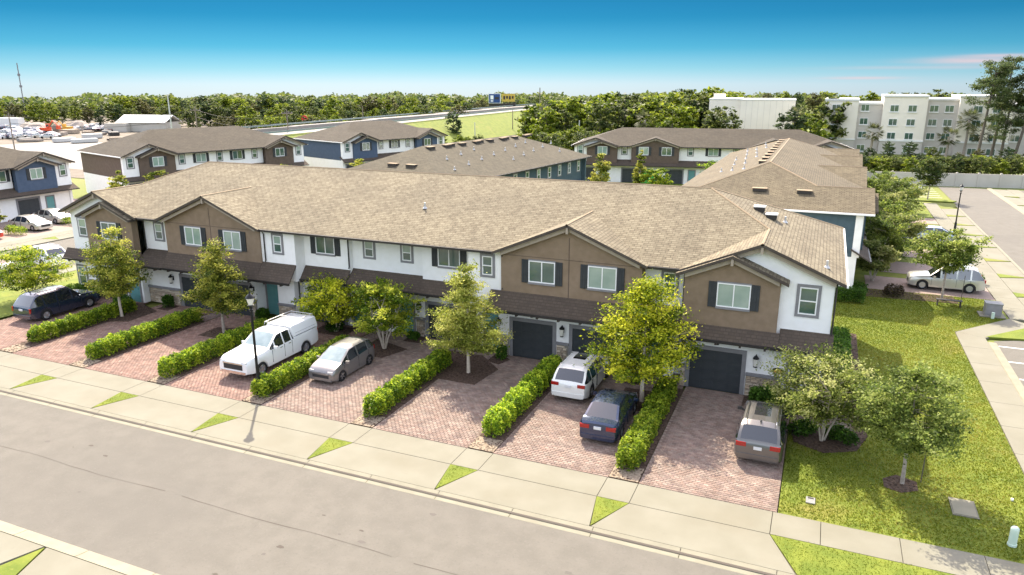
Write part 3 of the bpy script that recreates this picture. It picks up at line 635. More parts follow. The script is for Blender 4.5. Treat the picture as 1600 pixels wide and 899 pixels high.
def far_row(name, label, loc, rz, LL, D, ze, p, roofm, colm, ends, dgs, z=0, seed=1, lowm='white_stucco', back=False, group=None, detail=1, midm='white_stucco', pents=True, green=None):
    """a simpler row of the same family, used for the houses behind"""
    o = thing(name, label, 'town houses', (*loc, z), rz, group); rnd = random.Random(seed); wd = 7.5
    wl, wr = (wd if ends[0] else 0), (wd if ends[1] else 0)
    row_roof(o, LL, D, ze, p, wl, wr, dgs, roofm, caps=detail)
    fl = 2.95; wy = .55
    # body of the house: end walls and back
    for x0, x1 in ((.4, .7), (LL - .7, LL - .4)):
        MB().box((x0, wy + .02, fl), (x1, D - .4, ze - .02), colm).build('end_wall', o); MB().box((x0 + (.02 if x0 < 1 else 0), wy + .04, 0), (x1 - (.02 if x0 > 1 else 0), D - .42, fl), lowm).build('end_wall', o)
    MB().box((.7, D - .7, 0), (LL - .7, D - .4, ze - .02), colm).build('back_wall', o)
    # upper front
    segs = []; x = .4
    if wl:
        wall(o, .385, 2.35, wy - .1, fl - .02, ze, 'white_stucco', .5); gable_wall(o, .4, wd - .4, wy - .1, 0, ze - .05, p, 'white_stucco'); rake(o, 0, wd, -.22, ze, p)
        small_gable(o, 2.0, wd + .05, -.55, .4, ze - .12, p, roofm, colm, wy - .35, fl); window(o, .95, wy - .1, fl + 1.45, .75, 1.3, 'tall'); window(o, 4.1, wy - .35, fl + 1.45, 1.5, 1.2, 'wide'); x = wd - .4
    xe = LL - .4
    if wr:
        wall(o, LL - 2.35, LL - .385, wy - .1, fl - .02, ze, 'white_stucco', .5); gable_wall(o, LL - wd + .4, LL - .4, wy - .1, 0, ze - .05, p, 'white_stucco'); rake(o, LL - wd, LL, -.22, ze, p)
        small_gable(o, LL - wd - .05, LL - 2.0, -.55, .4, ze - .12, p, roofm, colm, wy - .35, fl); window(o, LL - 1.7, wy - .1, fl + 1.45, .75, 1.3, 'tall'); window(o, LL - 5.5, wy - .35, fl + 1.45, 1.5, 1.2, 'wide'); xe = LL - wd + .4
    cuts = []
    for a, b in dgs:
        wall(o, a + .35, b - .35, wy - .2, fl, ze - .05, colm, .5); gable_wall(o, a + .35, b - .35, wy - .2, 0, ze - .05, p, colm); rake(o, a, b, -.22, ze, p)
        c = (a + b) / 2
        for s in (-1, 1): window(o, c + s * 1.75 - .75, wy - .2, fl + 1.45, 1.5, 1.2, 'wide')
        cuts.append((a + .35, b - .35))
    k = 0
    for (a, b) in zip([x] + [c[1] for c in cuts], [c[0] for c in cuts] + [xe]):
        if b - a < .4: continue
        wall(o, a, b, wy + .5, fl, ze, midm if b - a > 1.0 else colm, .3)
        n = max(1, int((b - a) / 2.6)); st = (b - a) / n
        for i in range(n):
            xx = a + (i + .5) * st
            if (i % 2 == 1 or n == 2) and st > 2.5 and midm == 'white_stucco': window(o, xx - .75, wy + .5, fl + 1.45, 1.5, 1.2, 'wide')
            elif st > 1.1: window(o, xx - .35, wy + .5, fl + 1.45, .7, 1.2, 'tall')
    if pents: pent(o, .1, LL - .1, -.30, fl - .15, wy + .48, fl + .62, 'shingle_dark', False)
    if green is not None: MB().box((green, wy + .10, .02), (green + 2.45, wy + .16, 2.1), 'green_door').build('green_garage_door', o)
    wall(o, .72, LL - .72, wy + .2, 0, fl + .2, lowm, .3)
    n = max(2, int((LL - 1) / 6.1)); st = (LL - 1) / n
    for i in range(n):
        a = .5 + i * st; garage(o, a + .7, a + 3.15, wy + .2); door(o, a + 4.1, a + 5.0, wy + .2)
    return o
# ------------------------------------------------------------------ ground, street, pavements
KY0, KY1, KB = 14.1, 21.4, 21.88          # asphalt edges, back of kerb
b = MB(); b.face(poly(rect(-620, 620, -300, 690), -.16), 'grass_far'); struct(b.build('ground'))
b = MB(); b.face(poly([(-75, KY0 - .02), (40, KY0 - .02), (40, KY1 + .02), (-75, KY1 + .02)], -.10), 'asphalt'); struct(b.build('street'))
b = MB(); b.face(poly(rect(-69.6, -58.3, KY1, 140), -.104), 'asphalt'); struct(b.build('side_street'))
b = MB(); b.face(poly(rect(-69.6, 40, -10, KY0), -.125), 'grass'); struct(b.build('front_verge'))
def kerb(name, prof, a, c, axis='x'):
    q = MB()
    for (u0, z0), (u1, z1) in zip(prof, prof[1:]):
        q.face([(a, u0, z0), (c, u0, z0), (c, u1, z1), (a, u1, z1)] if axis == 'x' else [(u0, c, z0), (u0, a, z0), (u1, a, z1), (u1, c, z1)], 'kerb_concrete')
    return struct(q.build(name))
for i, x in enumerate(np.arange(-58.0, 40, 3.05)):
    kerb('kerb', [(KY1 - .06, -.13), (KY1, -.092), (KY1 + .28, -.05), (KB - .012, .0), (KB - .012, -.1)], float(x) + .012, float(x) + 3.04)
    if x < -8: kerb('kerb', [(KY0 - .5 + .012, -.1), (KY0 - .49, .0), (KY0 - .28, -.05), (KY0, -.092), (KY0 + .06, -.13)], float(x) + .012, float(x) + 3.04)
b = MB(); b.face(poly(rect(-58, 40, KB - .3, 25.4), -.045), 'joint'); b.face(poly(rect(-58, -5, 5, KY0 - .3), -.045), 'joint'); struct(b.build('joint_bed'))
walk = thing('pavement', None, None); walk['kind'] = 'structure'
EDGE = [-42.7, -36.8, -30.9, -24.55, -18.2, -12.2, -6.0]
jx = [-49.2, -48.0] + sum([[e - .62, e + .62] for e in EDGE], []) + [-.42, 1.2, 3.7, 6.2, 8.62]
jx = [-57.9, -53.4] + jx
for a, c in zip(jx, jx[1:]):
    n = 1 if c - a < 3.4 else 1
    slab_obj('slab', rect(a + .012, c - .012, 23.86, 25.33), 0, 'concrete', walk)
aprons = thing('apron', None, None); aprons['kind'] = 'structure'
ap = [-48.6] + EDGE + [.1]
tris = thing('verge', None, None); tris['kind'] = 'structure'
for i in range(len(ap) - 1):
    l, r = ap[i], ap[i + 1]; xl, xr = l + .62, r - .62
    xal, xar = (l - .28, r - .28)
    if i == len(ap) - 2: xr, xar = -.42, .52
    slab_obj('slab', [(xal + .03, KB + .006), (xar - .03, KB + .006), (xr - .006, 23.83), (xl + .006, 23.83)], 0, 'concrete', aprons)
for l in ap[:-1]: slab_obj('grass_triangle', [(l - .28, KB + .05), (l + .61, 23.82), (l - .61, 23.82)], .012, 'grass', tris)
slab_obj('grass_strip', [(.56, KB + .02), (9.5, KB + .02), (9.5, 23.82), (-.40, 23.82)], .008, 'grass', tris)
slab_obj('grass_strip', [(-58, KB + .02), (-49.2, KB + .02), (-49.2, 23.82), (-58, 23.82)], .008, 'grass', tris)
# aprons across the street, at the bottom left
for i, l in enumerate([-28.6, -22.5, -16.4, -10.3]):
    slab_obj('slab', [(l - .2, KY0 - .52), (l + 5.75, KY0 - .52), (l + 5.0, KY0 - 2.5), (l + .55, KY0 - 2.5)], 0, 'concrete', aprons)
    slab_obj('grass_triangle', [(l - .26, KY0 - .55), (l - .9, KY0 - 2.5), (l + .5, KY0 - 2.5)], .012, 'grass', tris)
slab_obj('slab', rect(-32, -4, KY0 - 4.0, KY0 - 2.52), 0, 'concrete', walk)
# far pavement on the right and the parking bay
slab_obj('slab', rect(9.52, 10.1, KB, 31), -.004, 'concrete', walk)
for k in range(9): y = 25.36 + k * 2.85; slab_obj('slab', rect(8.64, 10.16, y + .012, y + 2.838), -.002, 'concrete', walk)
slab_obj('slab', [(8.7, 51.03), (10.2, 50.4), (13.5, 54.2), (12.35, 55.4)], 0, 'concrete', walk)
for k in range(19): y = 55.4 + k * 2.8; slab_obj('slab', rect(12.36, 13.88, y + .012, y + 2.788), 0, 'concrete', walk)
lawn = struct(MB().face(poly([(-.24, 25.36), (8.6, 25.36), (8.6, 51.0), (12.3, 55.4), (12.3, 60.0), (-.24, 60.0)], -.014), 'grass').build('lawn'))
struct(MB().face(poly(rect(-8, 12.3, 60.0, 126), -.03), 'grass').build('lawn'))
struct(MB().face(poly([(10.6, 22), (40, 22), (40, 128), (16.2, 128), (16.2, 53), (10.6, 50.2)], -.106), 'asphalt').build('side_street'))
kerb('kerb', [(10.17, -.02), (10.2, .03), (10.6, .02), (10.62, -.12)][::-1], 26, 49.5, 'y')
kerb('kerb', [(15.9, .0), (16.22, -.06), (16.26, -.12)][::-1], 53.5, 108, 'y'); kerb('kerb', [(22.6, -.12), (22.7, .0), (23.2, .0)][::-1], 60, 128, 'y')
slab_obj('grass_strip', [(10.2, 50.6), (17, 51.8), (17, 54.6), (13.5, 54.2)], .004, 'grass', tris)
for k in range(8):
    y = 56.4 + k * 6.1
    slab_obj('slab', [(13.92, y + .55), (15.88, y - .1), (15.88, y + 5.7), (13.92, y + 5.1)], -.003, 'concrete', aprons); slab_obj('grass_triangle', [(13.92, y - .85), (15.88, y - .2), (13.92, y + .5)], .01, 'grass', tris)
    yy = 62.0 + k * 8.2
    slab_obj('slab', [(23.22, yy), (25.0, yy + .5), (25.0, yy + 7.0), (23.22, yy + 7.8)], -.003, 'concrete', aprons); slab_obj('slab', rect(25.02, 26.5, yy, yy + 8.1), 0, 'concrete', walk); slab_obj('grass_triangle', [(24.98, yy - .45), (23.3, yy - .05), (24.98, yy + .4)], .01, 'grass', tris)
stripes = thing('parking_stripes', None, None); stripes['kind'] = 'structure'
for k in range(9): slab_obj('stripe', rect(10.7, 15.5, 27.2 + k * 2.75, 27.32 + k * 2.75), -.099, 'white_frame', stripes, .003)
for k in range(7): slab_obj('stripe', rect(10.5, 15.3, 113.0 + k * 2.1, 113.14 + k * 2.1), -.099, 'white_frame', stripes, .003)
# left side street pavement
slab_obj('slab', rect(-73.2, -71.6, 26, 80), 0, 'concrete', walk); slab_obj('slab', rect(-71.55, -69.65, 26, 80), -.003, 'concrete', aprons); slab_obj('slab', rect(-58.25, -56.7, 26, 80), 0, 'concrete', walk)
for k in range(7): slab_obj('grass_triangle', [(-69.8, 31.2 + k * 5.8), (-71.5, 30.6 + k * 5.8), (-71.5, 32.0 + k * 5.8)], .012, 'grass', tris)
struct(MB().face(poly(rect(-56.65, -49.4, 25.4, 70), -.012), 'grass').build('lawn')); struct(MB().face(poly(rect(-56.6, 4, 50, 126), -.09), 'grass').build('rear_lawn'))
struct(MB().face(poly(rect(-98, -73.25, 26, 68), -.02), 'paver_sheet').build('driveway_court'))
# joint line along the middle of the street, a drain grate and tyre-worn patches of the asphalt
sm_ = MB(); rs_ = random.Random(4); px_ = None
for k in range(120):
    x_ = -62 + k * .85; y_ = 17.82 + .05 * math.sin(k * .7) + rs_.uniform(-.02, .02); w2 = rs_.uniform(.006, .018)
    if px_ and rs_.random() > .12: sm_.face([(px_[0], px_[1] - px_[2], -.096), (x_, y_ - w2, -.096), (x_, y_ + w2, -.096), (px_[0], px_[1] + px_[2], -.096)], 'joint')
    px_ = (x_, y_, w2)
struct(sm_.build('street_seam'))
for k in range(22):
    x_ = rs_.uniform(-45, 2); y_ = rs_.uniform(14.6, 21); r_ = rs_.uniform(.03, .09); n_ = 9
    q = MB(); q.face([(x_ + r_ * rs_.uniform(.6, 1.3) * math.cos(6.283 * t / n_) * 1.7, y_ + r_ * rs_.uniform(.6, 1.3) * math.sin(6.283 * t / n_), -.0955) for t in range(n_)], 'joint' if k % 2 else 'oil'); struct(q.build('street_stain'))
# ------------------------------------------------------------------ driveways: real pavers
rng = np.random.default_rng(3)
PC = np.array([(.66, .43, .345), (.74, .53, .44), (.80, .61, .51), (.60, .40, .33), (.70, .51, .43), (.82, .66, .56), (.56, .40, .36)])
def paver_arrays(x0, x1, y0, y1, z=.0, pw=.215, ph=.14, skip=None):
    V = []; nx = max(1, int(round((x1 - x0) / pw))); ny = max(1, int(round((y1 - y0) / ph))); pw = (x1 - x0) / nx; ph = (y1 - y0) / ny
    I, J = np.meshgrid(np.arange(nx), np.arange(ny)); X = x0 + (I + .5 * (J % 2)) * pw; Yv = y0 + J * ph; X = np.where(X + pw > x1 + .001, x0 - 0 * X, X) if False else X
    X0 = X.ravel() + .008; X1 = np.minimum(X.ravel() + pw - .008, x1); Y0 = Yv.ravel() + .007; Y1 = Y0 + ph - .014
    return X0, X1, Y0, Y1
def paver_faces(X0, X1, Y0, Y1, z):
    n = len(X0); zt = z + rng.uniform(-.003, .003, n); bt = np.full(n, z - .02); e = .008
    def q(*c): return np.stack([np.stack(k, 1) for k in c], 1)
    t = q((X0 + e, Y0 + e, zt), (X1 - e, Y0 + e, zt), (X1 - e, Y1 - e, zt), (X0 + e, Y1 - e, zt))
    f = q((X0, Y0, bt), (X1, Y0, bt), (X1 - e, Y0 + e, zt), (X0 + e, Y0 + e, zt)); k = q((X1, Y1, bt), (X0, Y1, bt), (X0 + e, Y1 - e, zt), (X1 - e, Y1 - e, zt))
    l = q((X0, Y1, bt), (X0, Y0, bt), (X0 + e, Y0 + e, zt), (X0 + e, Y1 - e, zt)); r = q((X1, Y0, bt), (X1, Y1, bt), (X1 - e, Y1 - e, zt), (X1 - e, Y0 + e, zt))
    return np.stack([t, f, k, l, r], 1)
def driveway(x0, x1, y1, near=False, y0=25.36, tone=(1, 1, 1)):
    o = thing('driveway', None, None); o['kind'] = 'structure'
    place('paving_bed', MB().face(poly(rect(x0, x1, y0, y1), -.016), 'paver_bed').mesh('paving_bed'), o)
    X0, X1, Y0, Y1 = paver_arrays(x0, x1, y0, y1); F = paver_faces(X0, X1, Y0, Y1, .004); n = len(X0)
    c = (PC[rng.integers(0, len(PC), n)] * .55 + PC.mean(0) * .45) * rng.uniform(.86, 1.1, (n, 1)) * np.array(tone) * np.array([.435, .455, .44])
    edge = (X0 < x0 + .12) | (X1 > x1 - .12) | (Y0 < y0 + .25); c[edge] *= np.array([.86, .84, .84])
    idx = np.arange(n); single = idx[:300] if near else idx[:0]; rest = idx[len(single):]
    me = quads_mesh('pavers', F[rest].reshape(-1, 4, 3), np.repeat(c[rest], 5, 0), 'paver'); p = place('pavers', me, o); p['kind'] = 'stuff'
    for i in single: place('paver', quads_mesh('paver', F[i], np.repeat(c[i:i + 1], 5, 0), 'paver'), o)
    return o
DW = [(-48.9, -43.3, 36.0), (-42.1, -37.4, 36.3), (-36.2, -31.5, 36.3), (-30.3, -25.15, 37.1), (-23.95, -18.8, 37.1), (-17.6, -12.75, 36.25), (-11.65, -6.6, 36.25), (-5.38, -.28, 35.7)]
for i, (a, c, y) in enumerate(DW): driveway(a, c, y, near=(i == 7), tone=((1.12, .95, .92) if i < 4 else (1.02, 1, 1)))
# entrance paths beside the garages
def path(x0, x1, y0, y1): driveway(x0, x1, y1, y0=y0)
path(-37.3, -36.3, 34.2, 36.25); path(-31.4, -30.4, 33.6, 37.1); path(-25.05, -24.05, 34.6, 37.15); path(-18.7, -17.7, 34.4, 37.15); path(-6.5, -5.5, 33.4, 37.15)
path(-.2, 2.4, 33.5, 34.3)
for (a, y0, y1) in ((6.4, 60.0, 64.4), (5.2, 66.1, 70.6), (5.2, 73, 77), (5.2, 79.2, 84), (5.2, 86, 90), (5.2, 92, 96)): struct(MB().face(poly(rect(a if y0 > 61 else 3.9, 12.3, y0, y1), -.006), 'paver_sheet').build('driveway'))
# mulch: strips under the hedges, beds round the trees
bedn = 0; ALLBEDS = []
def mulch(pts, m='mulch', z=.016, grid=.22):
    """bed with a lumpy top: a fan of small bumps inside the outline"""
    global bedn; bedn += 1; ALLBEDS.append(pts); rnd = random.Random(bedn); q = MB(); n = len(pts); cx = sum(p[0] for p in pts) / n; cy = sum(p[1] for p in pts) / n
    q.face([(x, y, z) for x, y in pts], m)
    for i in range(n): (ax, ay), (bx, by) = pts[i], pts[(i + 1) % n]; q.face([(ax, ay, -.02), (bx, by, -.02), (bx, by, z), (ax, ay, z)], m)
    def inside(x, y):
        c = False; j = n - 1
        for i in range(n):
            (xi, yi), (xj, yj) = pts[i], pts[j]
            if (yi > y) != (yj > y) and x < (xj - xi) * (y - yi) / (yj - yi) + xi: c = not c
            j = i
        return c
    xs = [p[0] for p in pts]; ys = [p[1] for p in pts]
    for k in range(int((max(xs) - min(xs)) * (max(ys) - min(ys)) * 30)):
        x, y = rnd.uniform(min(xs), max(xs)), rnd.uniform(min(ys), max(ys))
        if not inside(x, y): continue
        s = rnd.uniform(.03, .08); a = rnd.random() * 6; q.obox((x, y, z + .005), (s * 1.6, s * .6, .03), m, rz=a, rx=rnd.uniform(-.4, .4))
    o = q.build('mulch_bed'); o['kind'] = 'structure'; return o
for i, e in enumerate(EDGE):
    mulch(rect(e - .6, e + .6, 25.38, 35.2 if i > 3 else 34.0)); mulch(rect(e - .58, e + .58, 25.4, 26.5), 'pinebark', .024)
mulch([(-18.9, 31.6), (-15.5, 31.6), (-15.2, 34.0), (-16.9, 35.6), (-18.9, 35.6)], z=.020); mulch([(-16.3, 34.9), (-15.5, 34.7), (-15.2, 35.6), (-15.9, 36.1), (-16.3, 36.0)], z=.028)
mulch([(-24.0, 33.2), (-22.0, 33.0), (-21.4, 34.8), (-23.9, 35.6)], z=.020); mulch([(-28.6, 35.2), (-26.2, 35.2), (-26.2, 36.8), (-28.6, 36.8)], z=.020); mulch([(-22.4, 36.0), (-21.3, 36.0), (-21.3, 37.0), (-22.4, 37.0)], z=.02)
mulch([(-43.0, 31.3), (-40.9, 32.2), (-41.0, 34.6), (-43.4, 35.5), (-44.3, 35.5)], z=.020); mulch([(-34.6, 31.9), (-32.6, 32.0), (-32.6, 33.9), (-34.6, 33.6)], z=.020); mulch([(-41.5, 35.0), (-40.5, 35.0), (-40.5, 36.0), (-41.5, 36.0)], z=.020)
mulch([(-8.2, 31.8), (-6.5, 31.8), (-6.5, 34.3), (-8.2, 34.3)], z=.020); mulch([(-8.6, 34.9), (-7.4, 34.9), (-7.4, 35.9), (-8.6, 35.9)], z=.020)
mulch([(-2.5, 34.35), (.2, 34.35), (2.6, 34.4), (2.9, 36), (2.9, 48), (1.1, 48), (1.1, 35.7), (-2.5, 35.7)], z=.016); mulch([(-.22, 33.4), (0.0, 31.4), (1.2, 30.8), (2.5, 31.5), (3.0, 33.2), (2.8, 34.3), (2.42, 34.3), (2.42, 33.4)], z=.014)
mulch([(3.4, 28.8), (4.0, 28.6), (4.6, 29.0), (4.6, 29.7), (3.9, 30.0), (3.4, 29.5)], z=.006); mulch([(2.2, 57.5), (9.8, 58.0), (9.6, 59.8), (2.2, 59.8)], z=.006)
# grass blades: tufts standing up over the lawns nearest the camera
def tufts(regions, dens, name, hgt=.07):
    rg = np.random.default_rng(11); P = []
    for (x0, x1, y0, y1, ok) in regions:
        n = int((x1 - x0) * (y1 - y0) * dens); x = rg.uniform(x0, x1, n); y = rg.uniform(y0, y1, n)
        k = np.array([ok(a, c) for a, c in zip(x, y)]); P.append(np.stack([x[k], y[k]], 1))
    P = np.concatenate(P); n = len(P); h = hgt * rg.uniform(.5, 1.3, n); a = rg.uniform(0, 6.283, n); wv = .02 * rg.uniform(.6, 1.4, n)
    V = np.empty((n, 3, 3)); V[:, 0] = np.stack([P[:, 0] - wv * np.cos(a), P[:, 1] - wv * np.sin(a), np.full(n, -.015)], 1); V[:, 1] = np.stack([P[:, 0] + wv * np.cos(a), P[:, 1] + wv * np.sin(a), np.full(n, -.015)], 1)
    V[:, 2] = np.stack([P[:, 0] + h * .7 * rg.normal(size=n), P[:, 1] + h * .7 * rg.normal(size=n), h - .01], 1)
    sp = .38 + .42 * np.sin(P[:, 0] * .55 + 1.3 * np.sin(P[:, 1] * .37)) * np.sin(P[:, 1] * .42 + 2) + .16 * np.sin(P[:, 0] * 2.3 + np.sin(P[:, 1] * 1.9)) * np.sin(P[:, 1] * 2.7)
    c = pal_cols(n, [(.095, .135, .008), (.155, .19, .012), (.225, .23, .022), (.33, .275, .065)], rg, np.clip(sp * .8 + rg.normal(0, .15, n), 0, 1))
    o = place(name, quads_mesh(name, V, c, 'leaf', 3)); tag(o, 'short mown grass with straw coloured patches', 'grass', kind='stuff')
BEDS = []
def inpoly(x, y, pts):
    c = False; j = len(pts) - 1
    for i in range(len(pts)):
        (xi, yi), (xj, yj) = pts[i], pts[j]
        if (yi > y) != (yj > y) and x < (xj - xi) * (y - yi) / (yj - yi) + xi: c = not c
        j = i
    return c
def okl(x, y):
    if x > 8.6 + max(0, y - 51) * .84: return False
    if y < 48.2 and x < 5.0:
        if any(inpoly(x, y, p) for p in ALLBEDS[-5:]): return False
        if x < 2.42 and 33.4 < y < 34.4: return False
    return not (x < 1.1 and 34 < y < 50.5)
okt = lambda x, y: x > -.40 + (23.8 - y) * .5
okt2 = lambda x, y: any(abs(x - (l - .14 * (23.8 - y))) < .56 * (y - KB - .1) / 1.9 for l in ap[:-1])
tufts([(-.22, 12, 25.4, 60, okl), (-.4, 9.4, KB + .05, 23.8, okt), (-50, -5, KB + .1, 23.8, okt2)], 420, 'grass', .05); 
# ------------------------------------------------------------------ the long row of houses in front
X0 = -50.44; Y0_ = 35.6
main = thing('townhouse_row', 'long white and brown row of town houses with tan shingle roof, nearest the street', 'town houses', (X0, Y0_, 0))
LL, D_, ZE, PT = 51.94, 14.6, 6.2, .42
def lx(x): return x - X0
row_roof(main, LL, D_, ZE, PT, 7.55, 7.55, [(lx(-41.09), lx(-32.3)), (lx(-16.2), lx(-7.64))], 'shingle_tan', caps=True)
for xa_, xb_ in ((lx(-49.985), lx(-49.7)), (lx(.75), lx(1.035))):
    MB().box((xa_, .37, 0), (xb_, D_ - .45, ZE), 'white_stucco').build('end_wall', main)
MB().box((lx(-49.7), D_ - .75, 0), (lx(.75), D_ - .45, ZE), 'white_stucco').build('back_wall', main)
for a, c in ((-41.09, -32.3), (-16.2, -7.64)):
    wall(main, lx(a + .35), lx(c - .35), .30, 2.9, ZE - .05, 'brown_stucco'); gable_wall(main, lx(a + .35), lx(c - .35), .30, 0, ZE - .055, PT, 'brown_stucco'); rake(main, lx(a), lx(c), -.22, ZE, PT)
    m_ = (a + c) / 2
    MB().box((lx(m_) - .02, .285, 3.0), (lx(m_) + .02, .31, 7.2), 'dark_brown_stucco').box((lx(a + .36), .288, 5.98), (lx(c - .36), .31, 6.01), 'dark_brown_stucco').build('stucco_joint', main)
for s, a, c in ((0, -48.45, -43.22), (1, -6.18, -.93)):
    small_gable(main, lx(a), lx(c), -.45, .6, 6.05, PT, 'shingle_tan', 'brown_stucco', .05, 2.7)
gable_wall(main, .44, 7.1, .35, 0, ZE - .05, PT, 'white_stucco'); gable_wall(main, LL - 7.1, LL - .44, .35, 0, ZE - .05, PT, 'white_stucco'); rake(main, 0, 7.55, -.22, ZE, PT); rake(main, LL - 7.55, LL, -.22, ZE, PT)
wall(main, lx(-50.0), lx(-48.0), .352, 2.7, ZE, 'white_stucco', .5); wall(main, lx(-1.4), lx(1.05), .352, 2.7, ZE, 'white_stucco', .5)
W_ = 'white_stucco'
for a, c, y in ((-43.58, -40.75, 1.0), (-32.65, -30.0, .4), (-30.0, -26.55, 1.3), (-26.55, -21.4, 1.6), (-21.4, -17.9, 1.3), (-17.9, -15.86, .4), (-7.98, -5.82, 1.0)): wall(main, lx(a) + .002, lx(c) - .002, y, 2.9, ZE, W_)
for x, z, y, k, sh in ((-38.95, 4.62, .30, 1.42, 0), (-35.6, 4.6, .30, 1.42, 0), (-14.2, 4.60, .30, 1.52, 0), (-10.85, 4.62, .30, 1.55, 0), (-46.55, 4.42, .05, 1.5, 0), (-4.2, 4.48, .05, 1.58, 0), (-29.05, 4.68, 1.3, 1.42, 0), (-20.32, 4.68, 1.3, 1.45, 0)):
    window(main, lx(x), y, z, k, 1.2, 'wide', blind=(x in (-35.6, -10.85, -4.2, -38.95)))
for x, z, y, k, h in ((-49.22, 4.42, .352, .76, 1.22), (-42.45, 4.55, 1.0, .66, 1.1), (-31.62, 4.70, .4, .62, 1.08), (-25.6, 4.70, 1.6, .62, 1.0), (-22.92, 4.70, 1.6, .62, 1.0), (-17.02, 4.70, .4, .62, 1.08), (-7.0, 4.62, 1.0, .62, 1.08), (-.45, 4.46, .352, .80, 1.32), (-49.75, .72, .15, .78, 1.4), (-.58, .92, .15, .78, 1.28)):
    window(main, lx(x), y, z, k, h, 'tall', blind=(x < -20))
# pent roofs
for a, c, ye, ze, yt, zt in ((-50.45, -43.4, -.40, 2.83, .06, 3.46), (-43.4, -40.76, -.40, 2.93, 1.0, 3.80), (-40.76, -32.66, -.40, 2.97, .30, 3.90), (-32.66, -30.0, -.40, 2.97, .40, 3.98),
                             (-30.6, -26.55, .68, 3.05, 1.3, 3.79), (-26.55, -21.4, .68, 3.05, 1.6, 3.86), (-21.4, -16.5, .68, 3.05, 1.3, 3.76), (-16.48, -7.98, -.40, 2.99, .30, 3.93), (-7.98, -5.78, -.40, 2.99, 1.0, 3.95), (-5.76, -1.15, -.40, 2.86, .052, 3.46), (-1.15, 1.24, -.40, 2.86, .354, 3.62)):
    pent(main, lx(a), lx(c), ye, ze, yt, zt)
# ground floor
for a, c, y in ((-50.0, -43.4, .15), (-43.4, -33.72, .7), (-33.72, -31.9, 1.6), (-31.9, -30.55, .7), (-30.55, -16.2, 1.6), (-16.2, -8.2, .7), (-8.2, -5.75, 1.6), (-5.75, 1.05, .15)): wall(main, lx(a) + .002, lx(c) - .002, y, 0, 3.0, W_)
for a, c, y in ((-5.28, -2.76, .15), (-15.3, -12.9, .7), (-11.75, -9.35, .7), (-40.2, -37.8, .7), (-36.7, -34.3, .7), (-47.7, -45.2, .15), (-21.25, -18.75, 1.6), (-29.9, -27.4, 1.6)): garage(main, lx(a), lx(c), y)
for a, y in ((-33.55, 1.6), (-23.3, 1.6), (-26.6, 1.6), (-17.45, 1.6), (-7.6, 1.6), (-45.0 + .3, .15)): door(main, lx(a), lx(a + .98), y)
k = 0
for a, c, y in ((-2.52, -.85, .15), (-5.74, -5.50, .15), (.42, 1.04, .15), (-12.66, -11.98, .7), (-16.19, -15.54, .7), (-9.1, -8.22, .7), (-43.38, -40.45, .7), (-37.55, -36.95, .7), (-34.05, -33.74, .7), (-31.88, -30.57, .7), (-22.1, -21.5, 1.6), (-49.99, -49.95, .15), (-48.7, -47.95, .15), (-18.5, -17.75, 1.6)):
    k += 1
    if c - a > .2: stones(main, lx(a), lx(c), y, seed=k)
for x, y, z in ((-2.1, .12, 1.95), (-41.0, .67, 1.95), (-12.3, .67, 1.95), (-21.8, 1.57, 1.95), (-33.9, .67, 1.95), (-16.9 + .8, .67, 1.95)): lantern(main, lx(x), y, z, 1.5)
for x in (-4.0, -14.1, -10.5): # floodlights over the garages
    q = MB(); q.lathe([(.001, .10), (.10, .02), (.11, -.06)], 'black_metal', (lx(x), .67 - .12 if x < -5 else .02, 2.56), 8); q.build('garage_light', main)
q = MB(); q.lathe([(.001, -.03), (.26, -.025), (.28, .01), (.001, .012)], 'black_metal', (0, 0, 0), 18, 'y'); pq = q.build('plaque', main); pq.location = (lx(-1.05), .11, 1.5); pq.scale = (1, 1, .62)
q = MB(); q.lathe([(.001, -.04), (.17, -.035), (.18, -.03)], 'yellow', (0, 0, 0), 18, 'y'); q2 = q.build('plaque_face', pq)
for x, y, z1, z0 in ((-32.35, .4, 6.1, 4.0), (-26.6, 1.3, 6.05, 3.9), (-15.78, .4, 6.1, 4.0), (-5.95, 1.0, 6.1, 3.5), (1.12, .36, 6.1, 3.6), (-30.35, 1.0, 2.95, .1), (-43.5, 1.0, 6.1, 3.6)): downspout(main, lx(x), y, z1, z0)
# roof vents
def roofvent(o, x, y, p, kind='box', sx=1, slope='x'):
    q = MB()
    if kind == 'box': q.box((-.32, -.28, -.12), (.32, .28, .12), 'bill_dark'); q.box((-.36, -.32, .12), (.36, .32, .17), 'galv')
    elif kind == 'ridge': q.box((-.5, -.25, -.12), (.5, .25, .10), 'bill_dark'); q.box((-.55, -.3, .10), (.55, .3, .14), 'shingle_cap')
    else: q.tube([(0, 0, -.1), (0, 0, .35)], .06, 'galv', 8); q.lathe([(.16, 0), (.07, .12)], 'galv', seg=8)
    v = q.build('roof_vent', o); return v
def rv(o, x, y, z, kind, rz=0): v = roofvent(o, 0, 0, 0, kind); v.location = (x, y, z); v.rotation_euler = (0, 0, rz)
for x, y in ((-2.6, 6.2), (-1.9, 5.6)): rv(main, LL - 4.6 + (x + 2.6), y + 1.2, ZE + PT * (4.6 - (x + 2.6)) + .1, 'box', R(90))
rv(main, LL - 3.2, 7.4, ZE + PT * 3.2, 'pipe'); rv(main, LL - .9, 1.3, ZE + PT * .9, 'pipe'); rv(main, lx(-22.3), 3.4, ZE + PT * 3.4, 'pipe')
